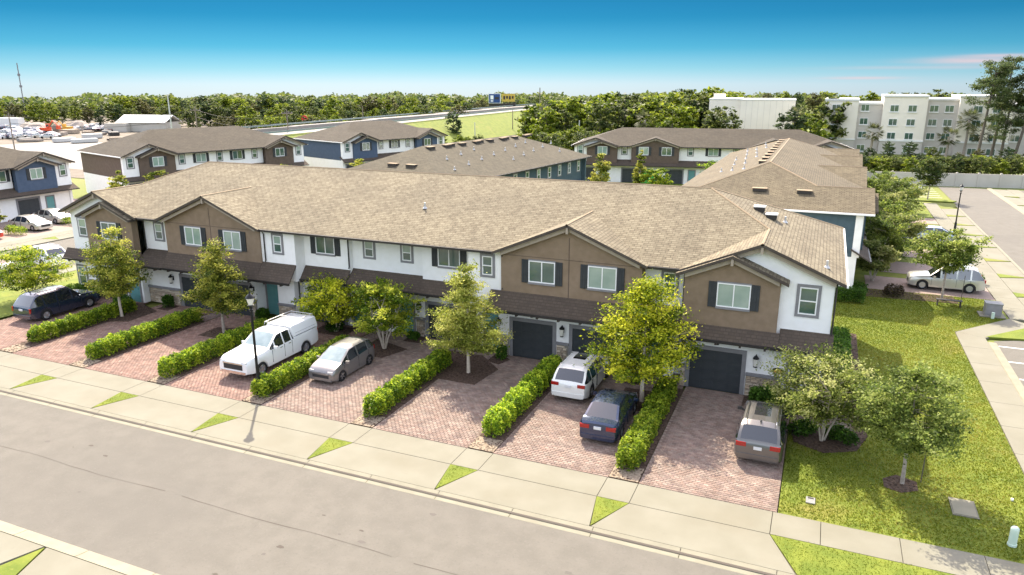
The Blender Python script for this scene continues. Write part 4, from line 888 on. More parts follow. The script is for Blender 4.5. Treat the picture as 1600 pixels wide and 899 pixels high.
# ------------------------------------------------------------------ the rows behind
def R_(deg): return R(deg)
o = far_row('townhouse_row', 'tan roofed row with blue end wall on the right, beside the side street', (3.4, 56.6), R(90), 44.0, 15.0, 6.2, .35, 'shingle_tan_light', 'teal_siding', (True, True), [(14.5, 22.5), (26, 34)], seed=3)
for k in range(9): rv(o, 9.5 + k * 3.2, 8.3, 6.2 + .35 * 6.7 + .05, 'ridge', 0)
for y in (4.6, 7.8): rv(o, 2.6, y, 6.2 + .35 * 2.6 + .06, 'ridge', R(90))
for k in range(14): rv(o, 8 + k * 2.3, 9.6 + (k * 37 % 5) * .6, 6.2 + .35 * (15 - 9.6 - (k * 37 % 5) * .6) + .0, 'pipe')
o = far_row('townhouse_row', 'grey roofed row with teal side wall just behind the tan roof, many roof vents', (-31.2, 57.5), R(90 - 6.5), 33.5, 14.5, 6.15, .385, 'shingle_mid', 'teal_siding', (False, False), [], seed=4, detail=0, lowm='teal_siding', midm='teal_siding', pents=False)
for k in range(8): rv(o, 7.8 + k * 2.9, 6.6, 6.15 + .385 * 6.6 + .05, 'ridge', 0); rv(o, 8.7 + k * 2.9, 6.75, 6.15 + .385 * 6.75 + .03, 'ridge', 0) if k % 2 else None
for k in range(16): rv(o, 5.5 + k * 1.65, 2.2 + (k * 53 % 7) * .5, 6.15 + .385 * (2.2 + (k * 53 % 7) * .5), 'pipe')
for k in range(2): rv(o, 3.2, 5.6 + k * 2.2, 6.15 + .385 * 3.2 + .05, 'ridge', R(90))
far_row('townhouse_row', 'brown and white row with grey roof facing us at the back, below the white hotel', (-37.2, 112.2), R(9.5), 42.0, 14.5, 5.75, .335, 'shingle_grey', 'dark_brown_stucco', (True, True), [(9.0, 17.0), (26.5, 34.5)], seed=5, detail=0, z=-.1, green=11.0)
far_row('townhouse_row', 'brown and white row with grey hip roof, left of the blue row', (-83.2, 67.8), R(90 - 17.5), 28.0, 14.5, 5.95, .39, 'shingle_grey', 'dark_brown_stucco', (True, True), [], seed=6, detail=0)
far_row('townhouse_row', 'blue and white row with grey hip roof, farthest on the left of the highway', (-71.6, 99.2), R(90 - 19.5), 23.0, 14.5, 5.95, .37, 'shingle_grey', 'navy_siding', (True, True), [], seed=8, detail=0)
far_row('townhouse_row', 'blue and white row cut by the left edge of the picture', (-83.6, 31.5), R(90), 30.2, 14.5, 5.95, .39, 'shingle_grey', 'navy_siding', (True, True), [(10, 18)], seed=9, detail=0)
# ------------------------------------------------------------------ vehicles on the drives
S_NAVY = SUV('p_navy', 5.05, 1.98, 1.80, bumper='p_navy', tail=(.70, 1.0), tail_in=.78, rails=(-1.9, .3), railmat='black_metal', screen='glass_car')
car('suv', 'dark navy sport utility vehicle parked on the leftmost drive', 'car', S_NAVY, -47.0, 31.9, R(90))
def truck_extra(P):
    # bed sides, tail gate are part of the body; the cap over the bed with its windows and ladder rack
    q = MB(); hl = 2.95; z0, z1 = 1.34, 1.96; a, c = -hl + .06, -.72
    def ring(x, w, zt): return [(x, -w, z0), (x, -w * .99, z0 + .1), (x, -w * .86, zt - .05), (x, -w * .78, zt), (x, w * .78, zt), (x, w * .86, zt - .05), (x, w * .99, z0 + .1), (x, w, z0)]
    rs = [ring(a, .96, z1 - .03), ring(a + .12, .985, z1), ring(c - .1, .985, z1), ring(c, .96, z1 - .03)]
    for r0, r1 in zip(rs, rs[1:]):
        for j in range(7): q.face([r0[j], r1[j], r1[j + 1], r0[j + 1]], 'p_white')
    q.face(list(reversed(rs[0])), 'p_white') ; q.face(rs[-1], 'p_white'); P['bed_cap'] = (q, )
    for k, s in enumerate((1, -1)):
        q = MB(); q.box((a + .15, min(s * .93, s * .955), z0 + .13), (c - .2, max(s * .93, s * .955) + .004, z0 + .17), 'plastic'); q.box((a + .2, min(s * .985, s * .995), z0 + .0), (c - .2, max(s * .985, s * .995), z0 + .02), 'plastic'); P[f'cap_door|{k}'] = (q, )
        q = MB(); q.tube([(a + .1, s * .74, z1 + .02), (a + .12, s * .74, z1 + .13), (c + .25, s * .74, z1 + .13), (c + .28, s * .74, z1 + .0)], .022, 'galv', 6); P[f'rack_rail|{k}'] = (q, )
    q = MB()
    for x in (a + .15, (a + c) / 2, c + .2): q.tube([(x, -.74, z1 + .12), (x, .74, z1 + .12)], .02, 'galv', 6)
    P['rack_bar'] = (q, )
    q = MB(); q.box((-.4, -.02, 1.16), (.0, .02, 1.16001), 'p_white')
S_TRUCK = dict(L=5.9, W=2.04, H=1.92, wheel=.40, axles=(1.92, -1.72), gc=.34, paint='p_white', roofw=.78, taper=.10,
    top=[(-2.95, 1.28), (-2.9, 1.34), (-.78, 1.34), (-.72, 1.40), (-.60, 1.86), (-.4, 1.905), (.1, 1.92), (.45, 1.88), (1.18, 1.33), (1.5, 1.27), (2.6, 1.20), (2.85, 1.12), (2.95, .98)],
    belt=[(-2.95, 1.26), (-.7, 1.26), (1.15, 1.20), (2.7, 1.05), (2.95, .9)], glass=(1.18, .45, -.60, -.72), pillars=(-.55, .08, .80), handles=(.35, -.35), handlemat='chrome', head=(.88, 1.06), tail=(.9, 1.22), tail_in=.84, plate=.55,
    grille=(.62, .62, .94), grillemat='plastic', grillebar='chrome', bumper='chrome', screen='glass_screen', sill='p_white')
car('pickup_truck', 'white pickup truck with white bed cap and ladder rack', 'pickup truck', S_TRUCK, -27.35, 30.2, R(-90), extra=truck_extra)
hl = 1.95
S_HATCH = dict(L=3.9, W=1.68, H=1.50, wheel=.31, axles=(hl - .78, -hl + .62), gc=.16, paint='p_greige', roofw=.74,
    top=[(-hl, .72), (-hl + .04, .98), (-hl + .12, 1.04), (-hl + .34, 1.40), (-hl + .55, 1.46), (-.25, 1.50), (.25, 1.46), (1.12, .98), (hl - .4, .86), (hl - .12, .76), (hl, .62)],
    belt=[(-hl, .70), (-hl + .12, 1.0), (-.4, .93), (1.1, .86), (hl - .1, .66), (hl, .56)], glass=(1.12, .25, -hl + .34, -hl + .12), pillars=(-hl + .72, -.30, .55), handles=(.2, -.7), head=(.58, .72), tail=(.76, .98), tail_in=.66,
    grille=(.5, .30, .56), grillebar='p_greige', bumper='p_greige', sill='p_greige', rim='rim_dark', screen='glass_screen')
car('hatchback', 'small grey hatchback facing the street beside the white pickup', 'car', S_HATCH, -22.85, 30.55, R(-90))
S_WSUV = SUV('p_pearl', 4.72, 1.90, 1.66, bumper='p_pearl', sill='plastic', rails=(-1.75, .25), railmat='chrome', sunroof=(-.75, .25), tail=(.84, 1.0), tail_in=.5)
car('suv', 'white crossover nosed up to the garage behind the dark sedan', 'car', S_WSUV, -10.35, 33.75, R(90))
S_SEDAN = SEDAN('p_darkblue', rim='rim', screen='glass_screen', tail=(.70, .87), tail_in=.42, plate=.77)
car('sedan', 'dark blue sedan with red tail lights behind the white crossover', 'car', S_SEDAN, -7.85, 30.05, R(91.5))
S_GSUV = SUV('p_grey', 4.68, 1.91, 1.66, bumper='p_grey', sill='plastic', rails=(-1.7, .3), railmat='chrome', sunroof=(-1.0, .3), tail=(.80, .98), tail_in=.48, rbumper='p_grey', plate=.80)
car('suv', 'grey crossover with glass sunroof on the nearest drive by the lawn', 'car', S_GSUV, -1.3, 30.85, R(90))
S_SIL = SUV('p_silver', 5.0, 1.95, 1.85, bumper='p_silver', sill='plastic', rails=(-1.9, .3), railmat='chrome', tail=(.86, 1.1), tail_in=.82, screen='glass_car')
car('suv', 'silver sport utility vehicle on the drive beside the tan roofed row', 'car', S_SIL, 9.3, 62.2, R(180))
S_LB = SEDAN('p_lightblue', 4.6, 1.8, 1.45, screen='glass_car'); car('sedan', 'pale blue sedan on the drive beyond the silver vehicle', 'car', S_LB, 10.2, 81.8, R(180))
S_S1 = SEDAN('p_silver', 4.7, 1.82, 1.46, screen='glass_screen'); car('sedan', 'silver sedan facing the side street outside the blue row at left', 'car', S_S1, -77.6, 51.2, R(0)); car('sedan', 'pale silver sedan behind the other, closer to its garage', 'car', S_S1, -79.3, 55.0, R(0))
S_RED = SEDAN('p_red', 4.4, 1.8, 1.5); car('car', 'red car cut by the left edge of the picture', 'car', S_RED, -77.4, 45.9, R(0))
S_WS = SUV('p_white', 4.6, 1.88, 1.68, bumper='p_white', rails=(-1.7, .3)); car('suv', 'white crossover parked beside the left end of the front row', 'car', S_WS, -61.0, 40.9, R(180 - 8)); 
S_W2 = SEDAN('p_white'); car('sedan', 'white car mostly hidden by the crape myrtle at far left', 'car', S_W2, -62.0, 37.0, R(175))
S_FS = SUV('p_silver', 4.6, 1.88, 1.7); car('suv', 'silver crossover outside the brown and white row at the back', 'car', S_FS, -33.2, 103.5, R(-92)); S_FB = SEDAN('p_black'); car('sedan', 'black car beside the silver crossover at the back', 'car', S_FB, -36.4, 104.5, R(-90))
S_FW = SEDAN('p_white'); car('sedan', 'white car parked by the cream boundary wall', 'car', S_FW, 11.0, 119.5, R(0))
# ------------------------------------------------------------------ street furniture
def street_lamp(label, x, y, h, z=0):
    o = thing('street_lamp', label, 'street lamp', (x, y, z), 0, 'black post top street lamps')
    q = MB(); q.lathe([(.16, 0), (.17, .10), (.12, .22), (.115, .9), (.085, 1.0), (.07, 1.2)], 'black_metal', seg=12); q.build('base', o, 40)
    q = MB(); q.lathe([(.07, 1.1), (.055, h - .9), (.10, h - .86), (.10, h - .80), (.05, h - .76), (.06, h - .62)], 'black_metal', seg=10); q.build('post', o, 40)
    q = MB(); q.lathe([(.11, h - .62), (.15, h - .60), (.15, h - .56), (.11, h - .55)], 'black_metal', seg=10); q.build('collar', o, 40)
    q = MB(); q.lathe([(.10, h - .55), (.19, h - .22), (.19, h - .18)], 'lamp_glass', seg=10); q.build('globe', o, 40)
    q = MB(); q.lathe([(.24, h - .20), (.22, h - .15), (.12, h - .05), (.04, h + .02), (.035, h + .10), (.001, h + .14)], 'black_metal', seg=10); q.build('cap', o, 40)
    return o
street_lamp('black street lamp standing in the hedge beside the white pickup', -24.85, 26.3, 5.25)
street_lamp('black street lamp on the right by the side street', 13.3, 88.0, 4.9)
# utility cover, handhole, marker post, meter
o = thing('utility_cover', 'pale concrete utility cover set in the lawn', 'cover', (6.0, 28.3, 0)); q = MB(); q.box((-.42, -.62, -.05), (.42, .62, .03), 'concrete'); q.build('frame', o); q = MB(); q.box((-.37, -.57, .03), (.37, .57, .045), 'kerb_concrete'); q.build('lid', o)
o = thing('utility_post', 'pale green rounded utility pedestal at the right edge of the lawn', 'utility post', (7.15, 26.35, 0)); q = MB(); q.lathe([(.13, 0), (.13, .60), (.125, .66), (.09, .70), (.001, .71)], 'green_box', seg=14); q.build('shell', o, 40); q = MB(); q.lathe([(.145, 0), (.145, .08), (.13, .09)], 'green_box', seg=14); q.build('foot', o)
o = thing('meter_box', 'small grey meter lid in the grass beside the nearest drive', 'meter box', (.82, 26.65, 0)); q = MB(); q.box((-.16, -.22, -.03), (.16, .22, .03), 'hvac'); q.build('lid', o); q = MB(); q.box((-.1, .10, .03), (.1, .17, .045), 'bill_dark'); q.build('reader', o)
o = thing('electric_transformer', 'grey utility cabinet on a concrete pad in the right hand lawn', 'cabinet', (11.35, 55.75, 0)); q = MB(); q.box((-.75, -.6, 0), (.75, .6, .07), 'concrete'); q.build('pad', o); q = MB(); q.box((-.45, -.38, .07), (.5, .4, .86), 'hvac'); q.box((-.48, -.41, .86), (.53, .43, .92), 'hvac'); q.build('cabinet', o); q = MB(); q.box((-.40, -.40, .15), (.45, -.375, .80), 'grey_trim'); q.build('door', o)
q = MB(); q.lathe([(.10, 0), (.10, .42), (.001, .44)], 'green_box', seg=10); q2 = q.build('pedestal', o); q2.location = (-.05, -.75, 0)
o = thing('utility_post', 'small white capped post standing on the lawn near the pavement corner', 'post', (7.75, 29.6, 0)); q = MB(); q.lathe([(.05, 0), (.05, .08), (.001, .1)], 'white_frame', seg=8); q.build('cap', o)
# tree stakes
for lab, x, y, h in (('thin dark stake leaning beside the young lawn tree', 4.75, 29.75, 1.9), ('thin stake beside the small tree near the silver vehicle', 9.9, 58.3, 2.0)):
    o = thing('tree_stake', lab, 'stake', (x, y, 0)); q = MB(); q.tube([(0, 0, 0), (.02, .02, h)], .02, 'bark_dark', 6); q.build('stake', o); q = MB(); q.tube([(0, 0, h * .8), (-.5, -.2, h * .85)], .012, 'black_metal', 4); q.build('tie', o)
# porch furniture by the right hand entrance
o = thing('folding_chair', 'pale folding frame chair on the porch left of the last garage', 'chair', (-6.4, 35.9, 0))
for s in (-.25, .25): q = MB(); q.tube([(s, -.3, 0), (s, .25, .8)], .02, 'galv', 5); q.build('leg', o); q = MB(); q.tube([(s, .3, 0), (s, -.25, .5)], .02, 'galv', 5); q.build('leg', o)
q = MB(); q.box((-.27, -.28, .44), (.27, .2, .48), 'white_frame'); q.build('seat', o); q = MB(); q.box((-.27, .12, .55), (.27, .2, .85), 'white_frame'); q.build('backrest', o)
o = thing('bench', 'dark metal bench frame on the lawn by the silver vehicle', 'bench', (9.0, 57.1, 0)); q = MB(); q.box((-.8, -.2, .42), (.8, .2, .46), 'bill_dark'); q.build('seat', o)
for s in (-.7, .7): q = MB(); q.box((s - .03, -.18, 0), (s + .03, .18, .42), 'bill_dark'); q.build('leg', o)
# ------------------------------------------------------------------ hedges, shrubs and the trees of the front gardens
HL = ['hedge between the dark sport utility vehicle and the next empty drive', 'hedge between the two leftmost empty drives', 'hedge left of the white pickup', 'hedge between the white pickup and the grey hatchback', 'hedge right of the grey hatchback', 'hedge left of the white crossover and dark sedan', 'bright yellow green hedge left of the nearest drive']
HY = [(26.9, 34.2), (26.3, 34.3), (25.9, 34.2), (25.85, 33.6), (26.1, 33.8), (26.5, 35.2), (26.0, 34.6)]
for i, (e, (a, c)) in enumerate(zip(EDGE, HY)): hedge('clipped ' + HL[i], e - (.08 if i else 0), a, c, .98, .90 + .05 * (i % 3), 40 + i, G_HEDGE if i < 6 else [(.09, .15, .012), (.20, .29, .018), (.33, .41, .026), (.42, .47, .05)])
hedge('dark green hedge under the front window of the last house', 35.0, -2.2, 2.2, 1.0, .85, 61, G_SHRUB, None, alongx=True)
hedge('green hedge along the right end wall of the front row', 1.85, 36.5, 46.0, 1.1, 1.1, 62, [(.04, .09, .012), (.09, .19, .02), (.15, .28, .03)], None)
hedge('green hedge under the ground floor window at the left end', 35.2, -50.5, -47.5, 1.0, .8, 63, [(.05, .1, .012), (.12, .22, .02), (.2, .32, .03)], None, alongx=True)
hedge('clipped hedge before the blue end wall of the right hand row', 55.6, -1.4, 3.6, 1.2, 1.1, 64, G_SHRUB, None, alongx=True)
for i, (x, y, w_, h_, lab) in enumerate(((-15.7, 35.6, .7, .8, 'small dark shrub left of the middle open garage'), (-22.0, 36.5, .7, .5, 'low dark shrub beside the fifth entrance'), (-41.0, 35.6, .7, .9, 'dark shrub left of the second garage'), (-44.0, 34.4, 1.2, .9, 'dark shrub behind the leftmost lawn tree'), (-33.0, 35.9, .8, .8, 'dark shrub beside the teal door near the lamp'), (-27.3, 35.9, 1.0, .7, 'dark shrub under the left crape myrtle'), (-8.0, 35.4, .8, .6, 'dark shrub before the white crossover'), (.3, 32.4, 1.2, .55, 'low dark shrub under the crape myrtle by the lawn, left'), (1.9, 32.3, 1.3, .6, 'low dark shrub under the crape myrtle by the lawn, right'), (2.4, 37.5, 1.2, .9, 'reddish brown shrub at the corner of the lawn'), (5.6, 58.6, 1.6, .8, 'brown shrub by the drive of the silver vehicle'), (3.1, 58.2, 1.5, .9, 'dark rounded shrub at the blue end wall corner'), (11.6, 64.9, 1.3, .8, 'green shrub behind the silver vehicle'))):
    shrub(lab, x, y, w_, h_, 80 + i, [(.045, .035, .02), (.08, .06, .03), (.13, .09, .05)] if 'brown' in lab else G_SHRUB, 'small shrubs in the beds', 900)
T = {}
tree('tree', 'young tree with pale olive crown in front of the left end gable', 'tree', -42.2, 32.8, tree_data(1, 6.25, 4.1, 1.7, 'cone', 150, 50, .085, G_OLIVE, 'bark_pale'))
tree('tree', 'young olive green tree between the street lamp and the left brown gable', 'tree', -33.5, 32.95, tree_data(2, 5.9, 4.4, 1.5, 'cone', 150, 50, .085, G_OLIVE, 'bark', droop=.15))
tree('crape_myrtle', 'crape myrtle directly behind the white pickup', 'tree', -27.2, 35.9, tree_data(3, 3.5, 4.9, 1.0, 'flat', 120, 46, .09, G_YELLOW, 'bark_pale', 4, .10))
tree('crape_myrtle', 'crape myrtle behind the grey hatchback', 'tree', -22.7, 34.4, tree_data(4, 3.95, 4.0, 1.2, 'flat', 115, 48, .09, G_FRESH, 'bark_pale', 5, .10))
tree('tree', 'young conical tree in the middle mulch bed left of the open garage', 'tree', -16.5, 32.95, tree_data(5, 6.05, 4.2, 1.35, 'cone', 165, 52, .08, [(.16, .20, .03), (.29, .33, .05), (.45, .47, .09), (.55, .54, .14)], 'bark_pale'))
tree('tree', 'bright yellow green tree before the white crossover and recessed entrance', 'tree', -7.05, 32.95, tree_data(6, 6.3, 5.4, 1.5, 'cone', 200, 55, .085, G_YELLOW, 'bark_pale', tr=.10))
tree('crape_myrtle', 'pale flowering crape myrtle at the corner of the lawn', 'tree', 1.15, 32.0, tree_data(7, 3.8, 4.7, 1.25, 'flat', 150, 55, .075, [(.08, .11, .02), (.17, .21, .035), (.29, .33, .07), (.44, .44, .18)], 'bark_pale', 4, .09))
tree('tree', 'dark leafed young tree standing in the lawn', 'tree', 4.05, 29.35, tree_data(8, 4.8, 3.9, 1.5, 'round', 130, 60, .075, [(.05, .08, .015), (.12, .17, .03), (.21, .27, .05), (.33, .38, .10)], 'bark', tr=.07))
tree('crape_myrtle', 'crape myrtle at the left edge of the picture behind the dark vehicle', 'tree', -51.9, 33.3, tree_data(9, 3.6, 4.6, 1.0, 'flat', 110, 46, .09, G_FRESH, 'bark_pale', 4, .09))
tree('tree', 'small tree in front of the silver vehicle on the right', 'tree', 8.75, 58.6, tree_data(10, 5.1, 4.3, 2.3, 'round', 110, 46, .11, G_MYRTLE, 'bark', tr=.07))
for i, (x, y, h_, w_, lab) in enumerate(((4.8, 68.0, 4.6, 5.6, 'crape myrtle nearest the tan row on the right'), (6.4, 71.5, 4.4, 5.0, 'crape myrtle left of the pale blue sedan'), (5.6, 76.5, 4.8, 5.6, 'spreading crape myrtle behind the first pair on the right'), (6.8, 84.5, 4.6, 5.4, 'crape myrtle beyond the pale blue sedan'), (7.6, 92.0, 5.2, 6.2, 'large rounded crape myrtle in the middle of the right gardens'), (9.2, 99.0, 4.6, 5.0, 'dark crape myrtle near the parking bays'), (6.8, 105.0, 4.5, 5.2, 'crape myrtle at the far end of the right gardens'), (4.4, 62.6, 3.4, 3.4, 'low crape myrtle behind the silver vehicle'))):
    tree('crape_myrtle', lab, 'tree', x, y, tree_data(100 + i, h_ * .93, w_ * .84, 1.0, 'flat', 80, 42, .14, [(.09, .12, .03), (.16, .20, .045), (.27, .30, .08), (.36, .36, .14)] if i % 2 else [(.08, .12, .025), (.15, .21, .035), (.27, .32, .055)], 'bark', 4, .09), 'crape myrtles of the right hand gardens')
tree('tree', 'slim dark tree on the grass island in the parking area', 'tree', 13.2, 112.0, tree_data(120, 5.6, 3.9, 1.9, 'round', 80, 40, .14, G_DARK, 'bark', tr=.08))
slab_obj('grass_island', [(11.8, 110.8), (16.0, 110.9), (16.6, 111.9), (15.5, 113.0), (11.8, 113.2)], .02, 'grass', tris)
for i, (x, y, h_, w_, sh, lab) in enumerate(((-79.6, 64.2, 5.3, 3.2, 'cone', 'conical tree at the white corner of the left brown row'), (-78.4, 69.0, 4.3, 3.6, 'flat', 'small tree before the left brown row'), (-70.6, 83.5, 4.2, 3.2, 'round', 'small tree left of the blue row'), (-65.3, 95.0, 4.0, 3.2, 'round', 'small tree at the corner of the blue row'), (-29.5, 103.0, 5.6, 3.6, 'cone', 'tree left of the green garage door at the back'), (-24.3, 104.5, 6.4, 2.4, 'cone', 'slim tree right of the green garage door at the back'), (-21.5, 102.5, 3.6, 3.8, 'flat', 'low tree before the back row, centre'), (-13.5, 101.0, 5.0, 5.0, 'flat', 'spreading tree before the back row, right of centre'), (-9.2, 102.0, 4.6, 4.8, 'flat', 'spreading tree before the back row, rightmost'), (-32.0, 100.0, 2.4, 2.4, 'round', 'low bush before the silver crossover at the back'), (-78.5, 47.8, 5.2, 2.2, 'cone', 'thin tree at the left edge by the blue row'))):
    tree('tree', lab, 'tree', x, y, tree_data(140 + i, h_, w_, .8, sh, 60, 36, .15, G_FRESH if 'low' in lab or 'spreading' in lab else G_OLIVE, 'bark', 3 if sh == 'flat' else 1, .07), 'trees in front of the rear rows')
for i, (x, y, w_) in enumerate(((-76.2, 48.6, 2.6), (-75.6, 54.6, 4.0))): hedge('clipped hedge %s on the left side street' % ('between the red car and silver sedan' if i == 0 else 'right of the silver sedans'), y, x - w_ / 2, x + w_ / 2, 1.0, .9, 170 + i, G_HEDGE, 'hedges of the left side street', 1500, True)
# green painted garage door in the back row
# ------------------------------------------------------------------ far background: hotel, boundary wall, highway, woods, poles
def bld_windows(o, x0, z0, nx, nz, px, pz, y, w_=1.7, h=1.45):
    f = MB(); f.box((0, -.08, 0), (w_, .05, h), 'white_frame'); fm = f.mesh('window'); p = MB(); p.box((.08, -.10, .08), (w_ / 2 - .04, 0, h - .08), 'pane'); p.box((w_ / 2 + .04, -.10, .08), (w_ - .08, 0, h - .08), 'pane'); pm = p.mesh('pane')
    s = MB(); s.box((-.1, -.2, -.16), (w_ + .1, .05, -.01), 'white_frame'); sm = s.mesh('sill')
    for i in range(nx):
        for k in range(nz): wo = place('window', fm, o, (x0 + i * px, y, z0 + k * pz)); place('pane', pm, wo); place('sill', sm, wo)
hotel = thing('hotel', 'white four storey hotel with stepped parapets and rows of windows, far right', 'building', (2.2, 186, -.7), R(-1))
bays = [(-3.5, 3.4, 0, 12.0, 'hotel_white', [(-2.0, 1)]), (3.4, 8.4, 1.2, 11.2, 'hotel_grey', [(4.0, 1)]), (8.4, 17.0, -.5, 12.9, 'hotel_white', [(9.8, 2)]), (17.0, 23.0, 1.2, 12.2, 'hotel_grey', [(17.6, 2)]), (23.0, 32.8, -.5, 12.9, 'hotel_white', [(25.6, 2)]), (32.8, 38.2, 1.2, 11.2, 'hotel_grey', [(33.3, 2)]), (38.2, 60, -.2, 12.4, 'hotel_white', [(40.4, 4)])]
for a, c, y, z, m, ws in bays:
    MB().box((a, y, 0 if m == 'hotel_grey' else 3.4), (c, y + 16, z), m).build('wall', hotel)
    if m != 'hotel_grey': MB().box((a + .01, y + .02, 0), (c - .01, y + 16, 3.38), 'hotel_grey').build('base_wall', hotel); MB().box((a - .1, y - .15, 3.38), (c + .1, y + .3, 3.7), 'white_frame').build('string_course', hotel)
    MB().box((a - .15, y - .22, z), (c + .15, y + 16, z + .4), 'roof_white').build('parapet', hotel)
    for x, n in ws: bld_windows(hotel, x, .9, n, 4, 3.5 if m == 'hotel_white' else 2.9, 2.95, y)
hb = thing('windowless_block', 'tall plain white windowless block left of the hotel', 'building', (-28.6, 196, -1.1), R(3)); MB().box((0, 0, 0), (7.5, 14, 12.2), 'hotel_white').build('wall', hb); MB().box((7.5, -.6, 0), (20.5, 14, 12.1), 'hotel_white').build('wall', hb); MB().box((-.1, -.1, 12.2), (7.6, 14, 12.5), 'roof_white').build('parapet', hb); MB().box((7.4, -.7, 12.1), (20.6, 14, 12.4), 'roof_white').build('parapet', hb); MB().box((.6, 4, 12.5), (3.4, 7, 13.6), 'hotel_white').build('roof_plant', hb)
for k in range(9): MB().box((7.6 + k * 1.42, -.625, .4), (7.64 + k * 1.42, -.6, 12.0), 'hotel_grey').build('wall_joint', hb)
bw = thing('boundary_wall', 'long cream boundary wall behind the right hand street', 'wall', (4.0, 127.2, 0), R(9))
for k in range(17):
    MB().box((k * 3.0 + .01, 0, -.2), (k * 3.0 + 2.75, .14, 1.85), 'wall_cream').build('panel', bw); MB().box((k * 3.0 + 2.75, -.08, -.2), (k * 3.0 + 3.0, .22, 2.0), 'wall_cream').build('post', bw)
# highway on its embankment
def at(u, v, z):
    f = 1145.; p = .27133; yw = .40037; dx, dy, dz = (u - 800) / f, (449.5 - v) / f, 1.0
    fw = Vector((-math.sin(yw) * math.cos(p), math.cos(yw) * math.cos(p), -math.sin(p))); rt = Vector((math.cos(yw), math.sin(yw), 0)); up = rt.cross(fw)
    d = rt * dx + up * dy + fw; t = (z - 15) / d.z; return (d.x * t, d.y * t)
HZ = 5.5
E1 = [(-96.5, 100), (-97, 130), (-98.5, 162), (-101.5, 205), (-104, 243), (-107, 300), (-110, 420)]      # near edge
E2 = [(x - 17, y) for x, y in E1]
q = MB(); gq = MB(); r1 = MB(); r2 = MB(); md = MB()
for (a, c), (e, f) in zip(zip(E1, E1[1:]), zip(E2, E2[1:])):
    q.face([(*a, HZ), (*c, HZ), (*f, HZ), (*e, HZ)][::-1], 'road_far')
    gq.face([(*a, HZ - .04), (a[0] + 14, a[1], 0), (c[0] + 14, c[1], 0), (*c, HZ - .04)], 'grass'); gq.face([(*f, HZ - .04), (f[0] - 14, f[1], 0), (e[0] - 14, e[1], 0), (*e, HZ - .04)], 'grass')
    for mb, A, C in ((r1, a, c), (r2, e, f)): mb.face([(*A, HZ + .45), (*C, HZ + .45), (*C, HZ + .8), (*A, HZ + .8)], 'rail'); mb.face([(A[0] - .1, A[1], HZ + .45), (A[0] - .1, A[1], HZ + .8), (C[0] - .1, C[1], HZ + .8), (C[0] - .1, C[1], HZ + .45)], 'rail'); mb.face([(A[0] - .1, A[1], HZ + .8), (*A, HZ + .8), (*C, HZ + .8), (C[0] - .1, C[1], HZ + .8)], 'rail')
    m1, m2 = ((a[0] + e[0]) / 2, a[1]), ((c[0] + f[0]) / 2, c[1]); md.box((min(m1[0], m2[0]) - .3, m1[1], HZ), (max(m1[0], m2[0]) + .3, m2[1], HZ + .75), 'road_far')
struct(q.build('highway')); struct(gq.build('embankment')); h_ = thing('guard_rail', 'long green grey guard rail on the near side of the raised highway', 'guard rail'); r1.build('rail', h_); h_ = thing('guard_rail', 'long green grey guard rail on the far side of the raised highway', 'guard rail'); r2.build('rail', h_); h_ = thing('median_barrier', 'low concrete barrier along the middle of the raised highway', 'barrier'); md.build('barrier', h_)
# billboard beside the highway
bb = thing('billboard', 'two billboards on posts above the highway, one blue and one gold', 'billboard', (-128.5, 292, 0), R(14))
q = MB(); q.box((-5.2, -.2, 7.2), (-.5, .2, 10.8), 'bill_blue'); q.box((-5.4, -.12, 7.0), (-.3, .3, 11.0), 'bill_white'); q.build('panel', bb); q = MB(); q.box((-4.6, -.24, 8.6), (-3.3, -.19, 10.2), 'bill_white'); q.box((-4.5, -.24, 7.7), (-3.4, -.19, 8.2), 'bill_white'); q.box((-2.7, -.24, 8.6), (-1.0, -.19, 9.6), 'bill_dark'); q.build('panel_marks', bb)
q = MB(); q.box((.3, -.2, 7.7), (5.8, .2, 10.9), 'bill_gold'); q.build('panel', bb); q = MB()
for k in range(4): q.box((.9 + k * 1.2, -.24, 8.6 + .3 * (k % 2)), (1.7 + k * 1.2, -.19, 10.0), 'bill_dark')
q.build('panel_marks', bb); q = MB(); q.box((-5.4, .3, 5.6), (6.0, .8, 7.0), 'bill_dark'); q.build('catwalk', bb)
for x in (-4, -1.5, 1, 3.5, 5.2): q = MB(); q.tube([(x, .6, -1), (x, .6, 8)], .25, 'bill_dark', 6); q.build('post', bb)
